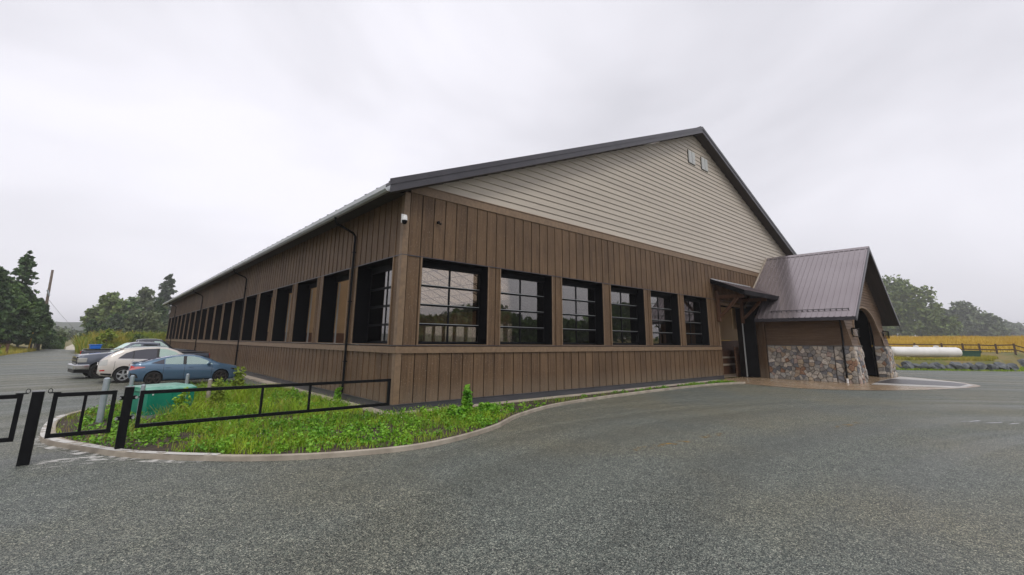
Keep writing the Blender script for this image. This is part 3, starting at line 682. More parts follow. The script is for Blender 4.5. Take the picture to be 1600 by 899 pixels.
# downpipes on the side wall, front-corner camera and dome
for y in (3.77, 21.85, 40.0, 61.3):
    mb = MB(); xs = -.10
    mb.tube([(-.93, y, 6.80), (-.93, y, 6.66), (-.85, y, 6.54), (-.2, y, 6.28), (xs, y, 6.15), (xs, y, 5.4), (xs, y, .32), (xs-.06, y, .2), (xs-.25, y, .14)], .045, 8)
    for z in (5.5, 3.6, 1.4): mb.box(xs-.06, -.03, y-.055, y+.055, z, z+.04)
    p = mb.build('downpipe', M_['black'], B, smooth=False)
    mb = MB(); mb.lathe([(.055, .02), (.055, .16), (.045, .165)], (xs-.22, y, 0), 'z', 10, True); mb.build('drain_stub', M_['white'], p)
mb = MB(); mb.box(-.16, .02, -.075, -.053, 5.98, 6.28); mb.box(-.12, -.02, -.19, -.076, 6.08, 6.24); mb.lathe([(.0, 6.19), (.075, 6.18), (.09, 6.10), (.095, 6.02), (.0, 6.02)], (-.13, -.25, 0), 'z', 14)
cm = mb.build('security_camera', M_['white'], B, bevel=.01)
mb = MB(); mb.lathe([(.085, 6.019), (.085, 5.97), (.06, 5.91), (.0, 5.89)], (-.13, -.25, 0), 'z', 14); mb.build('camera_dome', M_['black'], cm, smooth=True)
mb = MB(); mb.lathe([(.0, -.18), (.05, -.17), (.055, -.1), (.02, -.042)], (1.23, 0, 6.22), 'y', 12); mb.lathe([(.0, -.17), (.03, -.165), (.035, -.1)], (1.30, -.03, 6.17), 'y', 10); mb.build('wall_sensor', M_['black'], B)
mb = MB(); mb.box(-.2, -.05, 67.6, 67.9, 5.7, 6.0); mb.lathe([(.0, 5.70), (.08, 5.69), (.09, 5.55), (.0, 5.48)], (-.2, 67.7, 0), 'z', 12); mb.build('security_camera', M_['white'], B)
# side doorway with its open leaf and the gate inside
mb = MB(); mb.box(OX1-.06, OX1, -.88, -.05, .06, OZ-.05); d = mb.build('door_leaf', M_['black'], B)
mb = MB(); mb.box(OX1-.10, OX1-.061, -.11, -.04, .06, OZ-.05); mb.build('leaf_edge', M_['gutter'], d)
mb = MB(); mb.box(26.18, 26.5, -1.26, -.06, 0, 3.9); mb.box(26.12, 26.179, -1.26, -1.12, 0, 3.9); mb.box(26.12, 26.179, -.62, -.5, 0, 3.9); mb.box(26.10, 26.178, -1.11, -.63, 1.95, 2.1); mb.build('porch_return', M_['side_s'], B)
mb = MB(); mb.box(OX1+.02, OX1+.16, -.06, -.024, .06, OZ); mb.box(OX0, OX1+.16, -.06, -.024, OZ+.001, OZ+.16); mb.build('door_casing', M_['trim'], B)
mb = MB(); mb.box(OX0, OX0+.02, 0, .62, 0, OZ); mb.box(OX1-.0, OX1+.02, .03, .1, 0, OZ); mb.box(OX0+.02, OX1, 0, .62, OZ, OZ+.02); mb.build('door_reveal', M_['gap'], B)
mb = MB()
for i in range(30): mb.box(OX0+.05+.24*i, OX0+.27+.24*i, 1.30, 1.33, .14, 1.72)
mb.box(OX0-.1, OX0+7.3, 1.26, 1.30, 1.66, 1.75)
gt = mb.build('arena_gate', M_['timber'], B)
mb = MB(); mb.box(OX0-.1, OX0+7.3, 1.23, 1.26, 1.20, 1.32); mb.mark(); mb.box(OX0-.1, OX0+7.3, 1.23, 1.26, .72, .84); mb.build('gate_rail', M_['ledge'], gt)
# a dark partition some way in, so that the doorway looks into the stable aisle
mb = MB(); mb.box(20.9, 41.2, 6.6, 6.7, 2.5, 7.2); mb.build('aisle_wall', M_['tan'], B)
mb = MB(); mb.box(20.9, 41.2, 6.55, 6.72, 0, 2.48); mb.build('aisle_wall', M_['kick'], B)

# awning over the side doorway
AX0, AX1, AY = 21.56, 27.6, -2.0
mb = MB()
mb.prism([(AX0, 0, 6.19), (AX0, AY, 5.34), (AX0, AY, 5.26), (AX0, 0, 6.11)], (AX1-AX0, 0, 0))
x = AX0+.02
while x < AX1: mb.bar((x, 0, 6.20), (x, AY, 5.35), .03, .035, (1, 0, 0)); x += .4
mb.build('awning_roof', M_['roofbrown'], B)
mb = MB(); mb.box(AX0-.02, AX1, AY-.05, AY-.005, 5.10, 5.37); mb.prism([(AX0-.04, -.03, 6.22), (AX0-.04, AY-.05, 5.37), (AX0-.04, AY-.05, 5.10), (AX0-.04, -.03, 5.93)], (.035, 0, 0)); mb.build('awning_fascia', M_['black'], B)
mb = MB(); mb.box(AX0, AX1, -.09, -.065, 6.17, 6.24); mb.build('awning_flashing', M_['gutter'], B)
mb = MB(); mb.prism([(AX0, -.06, 6.0), (AX0, AY+.1, 5.14), (AX0, AY+.1, 5.10), (AX0, -.06, 5.96)], (AX1-AX0, 0, 0)); mb.build('awning_soffit', M_['soffit'], B)
for x in (22.05, 25.55):
    mb = MB(); mb.box(x, x+.2, -.24, -.045, 3.55, 5.5); mb.box(x+.001, x+.199, -1.75, -.245, 5.0-.02, 5.2)
    pts = spline([(x+.1, -.26, 3.9), (x+.1, -.62, 4.22), (x+.1, -1.0, 4.6), (x+.1, -1.35, 4.98)], 3)
    for p, q in zip(pts[:-1], pts[1:]): mb.bar(p, q, .16, .2, (1, 0, 0))
    mb.build('timber_bracket', M_['timber'], B, bevel=.01)

FOOT.build('footing', M_['ledge'], B)
# ---- entrance porch
PX0, PX1, PC, PY = 26.35, 36.25, 31.3, -5.95
EX0, EZ, RZ = 25.25, 3.80, 8.72; PS = (RZ-EZ)/(PC-EX0)
def prz(x): return EZ+PS*(x-EX0) if x <= PC else EZ+PS*(2*PC-x-EX0)
mb = MB()
for s in (0, 1):
    f = (lambda x: x) if s == 0 else (lambda x: 2*PC-x)
    xm = EX0+1.25; zm = EZ+PS*1.25
    mb.prism([(f(xm), -6.55, zm), (f(PC), -6.55, RZ), (f(PC), -6.55, RZ-.07), (f(xm), -6.55, zm-.07)], (0, 6.5, 0))
    mb.prism([(f(EX0), -6.55, EZ), (f(xm), -6.55, zm), (f(xm), -6.55, zm-.07), (f(EX0), -6.55, EZ-.07)], (0, 5.5, 0))
    y = -6.42
    while y < -.1:
        x0_, z0_ = (EX0, EZ) if y < -1.06 else (xm, zm)
        mb.bar((f(x0_), y, z0_+.022), (f(PC), y, RZ+.022), .030, .055, (0, 1, 0)); y += .305
pr = mb.build('porch_roof', M_['roofbrown'], B)
mb = MB(); mb.prism([(PC-.2, -6.58, RZ-.12), (PC, -6.58, RZ+.06), (PC+.2, -6.58, RZ-.12), (PC, -6.58, RZ+.0)], (0, 6.5, 0)); mb.build('ridge_cap', M_['roofbrown'], pr)
mb = MB()
for z, dx in ((4.20, 0),):
    xa = EX0+(z-EZ)/PS
    mb.tube([(xa, -6.2, z+.10), (xa, -1.9, z+.10)], .022, 6)
    for k in range(15): mb.box(xa-.02, xa+.03, -6.17+.3*k, -6.14+.3*k, z+.0, z+.12)
mb.build('snow_guard', M_['charcoal'], pr)
mb = MB(); mb.bar((EX0+.6, -.1, prz(EX0+.6)+.03), (PC, -.1, RZ+.03), .12, .05, (0, 1, 0)); mb.build('step_flashing', M_['ledge'], pr)
mb = MB()
for s in (0, 1):
    f = (lambda x: x) if s == 0 else (lambda x: 2*PC-x)
    mb.prism([(f(EX0-.03), -6.60, EZ+.02), (f(PC-.001), -6.60, RZ+.045), (f(PC-.001), -6.60, RZ-.25), (f(EX0-.03), -6.60, EZ-.27)], (0, .045, 0))
    mb.box(*sorted((f(EX0-.05), f(EX0-.005))), -6.55, -1.05, EZ-.2, EZ-.0)
mb.build('porch_fascia', M_['charcoal'], B)
mb = MB()
for s in (0, 1):
    f = (lambda x: x) if s == 0 else (lambda x: 2*PC-x)
    mb.prism([(f(EX0+.01), -6.54, EZ-.17), (f(PC-.002), -6.54, RZ-.17), (f(PC-.002), -6.54, RZ-.20), (f(EX0+.01), -6.54, EZ-.20)], (0, 5.5, 0))
mb.build('porch_soffit', M_['soffit'], B)
# stone base: side walls and two front piers, battered outward at the foot
ST = 2.10
def battered(x0, x1, y0, y1, b, z1=ST):
    return [(x0-b, y0-b, 0), (x1+b*.3, y0-b, 0), (x1+b*.3, y1, 0), (x0-b, y1, 0), (x0, y0, z1), (x1, y0, z1), (x1, y1, z1), (x0, y1, z1)]
def hexa(mb, P):
    n = len(mb.v); mb.v += P; mb.f += [(n, n+3, n+2, n+1), (n+4, n+5, n+6, n+7), (n, n+1, n+5, n+4), (n+1, n+2, n+6, n+5), (n+2, n+3, n+7, n+6), (n+3, n, n+4, n+7)]
AXL, AXR = 28.05, 34.55
mb = MB(); hexa(mb, battered(PX0-.10, PX0+.35, PY+.92, -1.27, .06)); hexa(mb, battered(PX0-.12, AXL, PY-.05, PY+.90, .09)); mb.mark()
hexa(mb, [(AXR-.03, PY-.14, 0), (PX1+.20, PY-.14, 0), (PX1+.20, PY+.55, 0), (AXR-.03, PY+.55, 0), (AXR, PY-.05, ST), (PX1+.12, PY-.05, ST), (PX1+.12, PY+.55, ST), (AXR, PY+.55, ST)])
mb.box(PX1-.35, PX1+.1, PY+.57, -.1, 0, ST)
mb.build('stone_base', M_['mortar'], B)
def stones(O, U, W, H, seed, s=.27, lean=.0, un=1):
    """random rubble: Voronoi cells in a wall face, each a proud stone with chamfered edges. O foot corner, U along, lean = outward batter at the foot"""
    r = np.random.default_rng(seed); U = Vector(U).normalized(); Nn = Vector((U.y, -U.x, 0))*un; pts = []
    ny_ = max(2, int(H/s)); nx_ = max(1, int(round(W/(s*1.45))))
    for j in range(ny_):
        for i in range(nx_): pts.append(((i+.5+(.5 if j % 2 else 0)*.6+r.uniform(-.48, .48))*W/nx_, (j+.5+r.uniform(-.46, .46))*H/ny_))
    V = []; F = []; C = []
    for i, (px, py) in enumerate(pts):
        P = [(0, 0), (W, 0), (W, H), (0, H)]
        for j, (qx, qy) in enumerate(pts):
            if i == j or abs(qx-px)+abs(qy-py) > 4*s: continue
            mx_, my_ = (px+qx)/2, (py+qy)/2; dx, dy = qx-px, qy-py; o = []
            for k in range(len(P)):
                a, b = P[k], P[(k+1) % len(P)]; da = (a[0]-mx_)*dx+(a[1]-my_)*dy; db = (b[0]-mx_)*dx+(b[1]-my_)*dy
                if da <= 0: o.append(a)
                if (da < 0) != (db < 0) and da != db: t = da/(da-db); o.append((a[0]+(b[0]-a[0])*t, a[1]+(b[1]-a[1])*t))
            P = o
            if len(P) < 3: break
        if len(P) < 3: continue
        cx = sum(p[0] for p in P)/len(P); cy = sum(p[1] for p in P)/len(P); d = r.uniform(.03, .10); tone = r.uniform(); base = len(V); m_ = len(P)
        for sh, dd in ((.93, 0), (.90, d*.75), (.74, d)):
            for x, y in P:
                x2, y2 = cx+(x-cx)*sh+r.uniform(-.006, .006), cy+(y-cy)*sh+r.uniform(-.006, .006)
                V.append(tuple(Vector(O)+U*x2+Vector((0, 0, y2))+Nn*(dd+lean*(1-y2/H)+.004)))
        for l in (0, 1):
            for k in range(m_): F.append((base+l*m_+k, base+l*m_+(k+1) % m_, base+(l+1)*m_+(k+1) % m_, base+(l+1)*m_+k)); C.append(tone)
        F.append(tuple(base+2*m_+k for k in range(m_))); C.append(tone)
    return V, F, C
for args in (((PX0-.10, -1.30, 0), (0, -1, 0), 3.72, ST, 1, .205, .06, 1), ((PX0-.12, PY+.90, 0), (0, -1, 0), 1.0, ST, 2, .205, .07, 1), ((PX0-.2, PY-.05, 0), (1, 0, 0), AXL-PX0+.2, ST, 3, .205, .09, 1),
             ((AXR-.0, PY+.54, 0), (0, -1, 0), .64, ST, 4, .205, .02, 1), ((AXR-.06, PY-.05, 0), (1, 0, 0), PX1-AXR+.24, ST, 5, .205, .09, 1)):
    V, F, C = stones(*args)
    me = bpy.data.meshes.new('stone_facing'); me.from_pydata(V, [], F); bm = bmesh.new(); bm.from_mesh(me); bmesh.ops.recalc_face_normals(bm, faces=bm.faces); bm.to_mesh(me); bm.free()
    at_ = me.attributes.new('tone', 'FLOAT', 'FACE'); at_.data.foreach_set('value', C); me.materials.append(M_['stone'])
    o = bpy.data.objects.new('stone_facing', me); COL.objects.link(o); o.parent = B
mb = MB(); mb.box(PX0-.17, PX0+.3, PY+.92, -1.27, ST+.002, ST+.05); mb.box(PX0-.18, AXL+.05, PY-.12, PY+.91, ST+.002, ST+.055); mb.box(AXR-.05, PX1+.18, PY-.12, PY+.56, ST+.002, ST+.055); mb.build('stone_cap', mat('cap_stone', (.12, .11, .10), rough=.7), B)
# lap siding, side
mb = MB(); z = ST+.05
while z < EZ+.3:
    z1 = min(z+.2, EZ+.32); mb.quad((PX0-.045, PY+.5, z), (PX0-.045, -1.27, z), (PX0-.012, -1.27, z1), (PX0-.012, PY+.5, z1)); mb.quad((PX0-.045, PY+.5, z), (PX0-.0, PY+.5, z), (PX0-.0, -.1, z), (PX0-.045, -.1, z)); z = z1
mb.box(PX0-.01, PX0+.2, PY+.5, -.1, ST+.05, EZ+.3); mb.mark(); mb.box(PX1-.2, PX1, PY+.5, -.1, ST+.05, EZ+.3)
mb.build('porch_siding', M_['lap_brown'], B, fixn=False)
# front gable with the arched opening; the foot flares forward to meet the stone
SPR, ATOP = 2.75, 4.62; ARX = (AXR-AXL)/2; ACX = (AXL+AXR)/2
def archx(z):
    if z <= SPR: return ARX
    if z >= ATOP: return 0
    return ARX*math.sqrt(max(0, 1-((z-SPR)/(ATOP-SPR))**2))
def flare(z): return PY+.02+.24*float(sstep(2.1, 3.7, np.array(z)))
mb = MB(); z = ST+.05; top = prz(PC)-.22
def side_x(q):
    return max(PX0-.02, EX0+(q+.2-EZ)/PS)
while z < top-.02:
    z1 = min(z+.19, top)
    sub = 4 if z1 > SPR and z < ATOP+.1 else 1
    for i in range(sub):
        p, q = z+(z1-z)*i/sub, z+(z1-z)*(i+1)/sub
        yp = flare(p)-.045*(1-i/sub)-.0; yq = flare(q)-.045*(1-(i+1)/sub)
        for s in (0, 1):
            f = (lambda x: x) if s == 0 else (lambda x: 2*ACX-x)
            a0, a1 = side_x(p), side_x(q); c0, c1 = ACX-archx(p), ACX-archx(q)
            mb.quad((f(a0), yp, p), (f(c0), yp, p), (f(c1), yq, q), (f(a1), yq, q))
            if i == 0: mb.quad((f(a0), yp, p), (f(c0), yp, p), (f(c0), yp+.05, p), (f(a0), yp+.05, p))
    z = z1
# flanks and intrados (depth of the gable wall)
zz = ST+.05
while zz < EZ+.3:
    q = zz+.19
    for X0 in (PX0-.02, 2*ACX-PX0+.02): mb.quad((X0, flare(zz)-.03, zz), (X0, PY+.52, zz), (X0, PY+.52, q), (X0, flare(q)-.03, q))
    zz = q
za = ST+.05; K = 40; prev = None
for s in (-1, 1):
    prev = (ACX+s*ARX, ST+.05)
    for i in range(K+1):
        t = i/K*math.pi/2; cur = (ACX+s*ARX*math.cos(t), SPR+(ATOP-SPR)*math.sin(t))
        mb.quad((prev[0], flare(prev[1])-.05, prev[1]), (prev[0], PY+.5, prev[1]), (cur[0], PY+.5, cur[1]), (cur[0], flare(cur[1])-.05, cur[1])); prev = cur
mb.build('porch_gable', M_['lap_brown'], B, fixn=False)
mb = MB(); prevL = None; pts = [(-1, ST+.05)]+[(-math.cos(i/24*math.pi), SPR+(ATOP-SPR)*math.sin(i/24*math.pi)) for i in range(25)]+[(1, ST+.05)]
for (c0, z0_), (c1, z1_) in zip(pts[:-1], pts[1:]):
    o0, o1 = (Vector((c0*ARX, 0, z0_)), Vector((c1*ARX, 0, z1_)))
    def ex(c, z): return Vector((c*(ARX+.11), 0, z if z < SPR+.001 else SPR+(z-SPR)*(ATOP-SPR+.11)/(ATOP-SPR)))
    e0, e1 = ex(c0, z0_), ex(c1, z1_)
    yy0, yy1 = flare(z0_)-.075, flare(z1_)-.075
    mb.quad((ACX+o0.x, yy0, o0.z), (ACX+o1.x, yy1, o1.z), (ACX+e1.x, yy1, e1.z), (ACX+e0.x, yy0, e0.z))
    mb.quad((ACX+o0.x, yy0, o0.z), (ACX+o1.x, yy1, o1.z), (ACX+o1.x, yy1+.08, o1.z), (ACX+o0.x, yy0+.08, o0.z))
    mb.quad((ACX+e0.x, yy0, e0.z), (ACX+e1.x, yy1, e1.z), (ACX+e1.x, yy1+.08, e1.z), (ACX+e0.x, yy0+.08, e0.z))
mb.build('arch_casing', M_['trim'], B, fixn=False)
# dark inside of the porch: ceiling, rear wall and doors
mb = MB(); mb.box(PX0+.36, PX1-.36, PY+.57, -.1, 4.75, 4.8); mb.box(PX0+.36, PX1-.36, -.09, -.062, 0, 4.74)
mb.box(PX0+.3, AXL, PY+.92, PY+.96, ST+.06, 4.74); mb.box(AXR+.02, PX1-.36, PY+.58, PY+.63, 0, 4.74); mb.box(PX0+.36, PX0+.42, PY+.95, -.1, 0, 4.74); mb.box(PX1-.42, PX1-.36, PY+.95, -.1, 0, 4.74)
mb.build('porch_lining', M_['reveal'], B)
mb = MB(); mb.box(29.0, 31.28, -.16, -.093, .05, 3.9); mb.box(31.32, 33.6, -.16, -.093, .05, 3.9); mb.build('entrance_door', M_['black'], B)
# porch downpipe and lanterns
mb = MB(); mb.tube([(PX0-.75, PY+.28, EZ-.22), (PX0-.6, PY+.30, EZ-.35), (PX0-.22, PY+.38, EZ-.6), (PX0-.14, PY+.40, EZ-.85), (PX0-.14, PY+.40, 2.3), (PX0-.27, PY+.4, 2.0), (PX0-.33, PY+.4, .3)], .05, 8)
p = mb.build('downpipe', M_['black'], B); mb = MB(); mb.lathe([(.06, .02), (.06, .26), (.05, .265)], (PX0-.33, PY+.4, 0), 'z', 10, True); mb.build('drain_stub', M_['white'], p)
M_['lampglass'] = glass_mat('lantern_glass', (.75, .72, .68), .8, .12)
for x in (27.15, 2*ACX-27.15):
    mb = MB(); y0 = flare(2.95)-.05; mb.box(x-.10, x+.10, y0-.03, y0, 2.75, 3.2)
    yc = y0-.20; w = .13
    for sx in (-1, 1):
        for sy in (-1, 1): mb.box(x+sx*w-.014, x+sx*w+.014, yc+sy*w-.014, yc+sy*w+.014, 2.7, 3.14)
    mb.box(x-w-.02, x+w+.02, yc-w-.02, yc+w+.02, 2.67, 2.70); mb.box(x-w-.03, x+w+.03, yc-w-.03, yc+w+.03, 3.14, 3.18); mb.box(x-.03, x+.03, yc, y0, 3.18, 3.21)
    l = mb.build('wall_lantern', M_['black'], B); mb = MB(); mb.box(x-w+.01, x+w-.01, yc-w+.01, yc+w-.01, 2.71, 3.13); mb.build('lantern_glass', M_['lampglass'], l)

# ------------------------------------------------------------------ barrier gates, posts, bollards, utility box
GY = -1.25
def gate_post(x, y, w, h, label):
    t = empty('gate_post', (x, y, 0), 0, label, 'gate post', 'black gate posts')
    mb = MB(); mb.box(-w/2, w/2, -w/2, w/2, -.1, h); mb.build('post', M_['black'], t, bevel=.006)
    mb = MB(); mb.box(-w/2-.004, w/2+.004, -w/2-.004, w/2+.004, h+.001, h+.012); mb.build('post_cap', M_['cap'], t)
    return t
M_['cap'] = mat('worn_post_cap', (.16, .16, .17), (.05, .05, .055), 20, .35)
p1 = gate_post(-7.70, GY, .158, 1.225, 'thicker square black steel post standing on the gravel, with a latch ring on each side')
p2 = gate_post(-6.42, GY, .145, 1.235, 'square black steel post standing in the grass and carrying the long barrier gate')
for z in (.62, 1.0):   # hinge collars on both sides of the post
    mb = MB(); mb.box(-.13, -.0735, -.03, .03, z, z+.07); mb.box(.0735, .13, -.03, .03, z, z+.07); mb.build('hinge', M_['black'], p2)
    for s in (-1, 1):
        mb = MB(); mb.lathe([(.0, -.05), (.028, -.05), (.028, -.035), (.0, -.035)], (s*.13, 0, z+.035), 'y', 6); mb.build('hinge_bolt', M_['chrome'], p2)
def leaf_gate(x0, x1, zt, zb, mids, label, latch, y=GY, rz=0, zt2=None):
    t = empty('barrier_gate', (x0 if latch != 'r' else x1, y, 0), rz, label, 'gate', 'black barrier gates')
    ox = x0 if latch != 'r' else x1; a, b = x0-ox, x1-ox; w = .068; e = zt if zt2 is None else zt2
    L = b-a; zz = lambda x, u, v: u+(v-u)*(x-a)/L
    mb = MB(); mb.bar((a, 0, zt-w/2), (b, 0, e-w/2), w); mb.mark(); mb.bar((a, 0, zb+w/2), (b, 0, zb+w/2), w)
    mb.build('rail', M_['black'], t)
    for x in (a, b):
        z1 = zz(x, zt, e); xx = x+(w/2 if x == a else -w/2); mb = MB(); mb.box(xx-w/2-.0, xx+w/2+.0, -w/2-.001, w/2+.001, zb-.002, z1+.002); mb.build('stile', M_['black'], t)
    for m in mids:
        x = m-ox; mb = MB(); mb.box(x-.024, x+.024, -.024, .024, zb+w, zz(x, zt, e)-w); mb.build('mullion', M_['black'], t)
    if latch:
        s = 1 if latch == 'r' else -1; xe = b if latch == 'r' else a
        mb = MB(); mb.box(*sorted((xe-s*.1, xe+s*.06)), -.03, .03, zt+.003, zt+.02)
        pts = [(xe+s*.05+.028*math.cos(q), 0, zt+.045+.04*math.sin(q)) for q in np.linspace(-1.2, 4.3, 10)]
        mb.tube(pts, .006, 5); mb.build('latch', M_['black'], t)
    return t
leaf_gate(-10.9, -7.885, 1.195, .41, [-8.9, -9.9], 'black steel barrier gate running out of the photo at its left edge', 'r')
leaf_gate(-7.50, -6.60, 1.185, .41, [-7.05], 'short black steel barrier gate between the two square posts', 'l')
leaf_gate(-6.24, -.78, 1.155, .45, [-4.0, -2.93], 'long black steel barrier gate reaching over the weeds towards the building corner', '', zt2=1.15)
for x, y, r, h, lb in ((-6.71, 3.0, .072, 1.14, 'thickest grey galvanised pipe bollard, seen through the short barrier gate'),
                       (-6.0, 1.95, .048, 1.01, 'slim grey galvanised pipe bollard with a black clamp, touching the long gate'),
                       (-6.12, 4.5, .056, 1.09, 'grey pipe bollard showing above the post in front of the car wheel'),
                       (-4.72, 4.9, .05, 1.06, 'grey pipe bollard rising behind the right half of the green utility box'),
                       (-4.2, 4.15, .062, .93, 'pale weathered bollard right of the green utility box, half hidden by weeds')):
    t = empty('bollard', (x, y, 0), 0, lb, 'bollard', 'pipe bollards around the utility box')
    mb = MB(); mb.lathe([(r, -.05), (r, h-.01), (r*.95, h)], (0, 0, 0), 'z', 18, True); mb.build('pipe', M_['steel'] if 'pale' not in lb else M_['kerb'], t, smooth=False)
    mb = MB(); mb.lathe([(r*.92, h+.001), (r*.6, h+.022), (.0, h+.03)], (0, 0, 0), 'z', 14); mb.build('cap', M_['steel'], t, smooth=True)
    if 'clamp' in lb: mb = MB(); mb.lathe([(r+.001, .72), (r+.012, .72), (r+.012, .75), (r+.001, .75)], (0, 0, 0), 'z', 14); mb.bar((-.03, -.06, .735), (-.3, -.25, .735), .02); mb.build('clamp', M_['black'], t)
M_['boxg'] = mat('green_enamel', (.008, .25, .155), (.006, .20, .125), 3, .35)
M_['boxlid'] = mat('weathered_green_lid', (.13, .40, .28), (.02, .24, .15), 7, .3, detail=8, ramp=(.40, .6))
ang = math.atan2(.50, 1.13)
t = empty('utility_box', (-5.80, 2.98, .05), ang, 'green metal transformer box on a grey base among the weeds', 'utility box')
mb = MB(); mb.box(0, 1.24, 0, 1.0, .08, .69); mb.build('cabinet', M_['boxg'], t, bevel=.012)
mb = MB(); mb.box(-.03, 1.27, -.03, 1.03, 0, .078); mb.build('base_frame', M_['steel'], t)
mb = MB(); mb.prism([(-.03, -.035, .692), (1.27, -.035, .692), (1.27, .2, .80), (1.27, 1.03, .83), (1.27, 1.03, .692)], (0, 0, 0)) if False else None
pts = [(-.03, -.04, .692), (-.03, -.04, .735), (-.03, .22, .80), (-.03, 1.03, .815), (-.03, 1.03, .692)]
mb.prism(pts, (1.30, 0, 0)); mb.build('lid', M_['boxlid'], t, bevel=.01)
for x in (.05, .63):
    mb = MB(); mb.box(x, x+.55, -.012, -.001, .22, .65); d = mb.build('door', M_['boxg'], t, bevel=.004)
mb = MB(); mb.box(.10, .135, -.02, -.0125, .60, .635); mb.build('lock', M_['white'], t)
M_['decal'] = mat('pale_decal', (.45, .55, .5), rough=.5)
mb = MB(); mb.box(.87, .95, -.0165, -.0125, .60, .67)
for i, (a, b) in enumerate(((.83, .02), (.88, .05), (.935, .03), (.975, .04))): mb.box(a, a+.03, -.0165, -.0125, .47+b*.3, .52+b)
mb.box(.84, 1.0, -.0165, -.0125, .44, .455); mb.box(.87, .97, -.0165, -.0125, .555, .568); mb.build('decal', M_['decal'], t)

# ------------------------------------------------------------------ vehicles
def paint(name, c, c2=None, metal=.35, rough=.32):
    m = mat(name, c, c2 or tuple(v*.93 for v in c), .8, rough, metal); b = m.node_tree.nodes['Principled BSDF']; b.inputs['Coat Weight'].default_value = .8; b.inputs['Coat Roughness'].default_value = .06; return m
M_['tyre'] = mat('tyre_rubber', (.012, .012, .012), rough=.75)
M_['rim'] = mat('alloy_rim', (.55, .56, .57), rough=.3, metal=.7)
M_['rimdark'] = mat('dark_rim', (.07, .06, .055), rough=.35, metal=.5)
M_['plastic'] = mat('black_plastic', (.012, .012, .013), rough=.5)
M_['redlamp'] = mat('red_lamp', (.55, .02, .02), rough=.15)
M_['pinklamp'] = mat('pale_red_lamp', (.65, .22, .22), rough=.15)
M_['clearlamp'] = mat('clear_lamp', (.50, .50, .47), rough=.12, metal=.3)
from bisect import bisect
def ip(P, x):
    if x <= P[0][0]: return P[0][1]
    if x >= P[-1][0]: return P[-1][1]
    for (a, u), (b, v) in zip(P[:-1], P[1:]):
        if a <= x <= b:
            return u if b == a else u+(v-u)*(x-a)/(b-a)
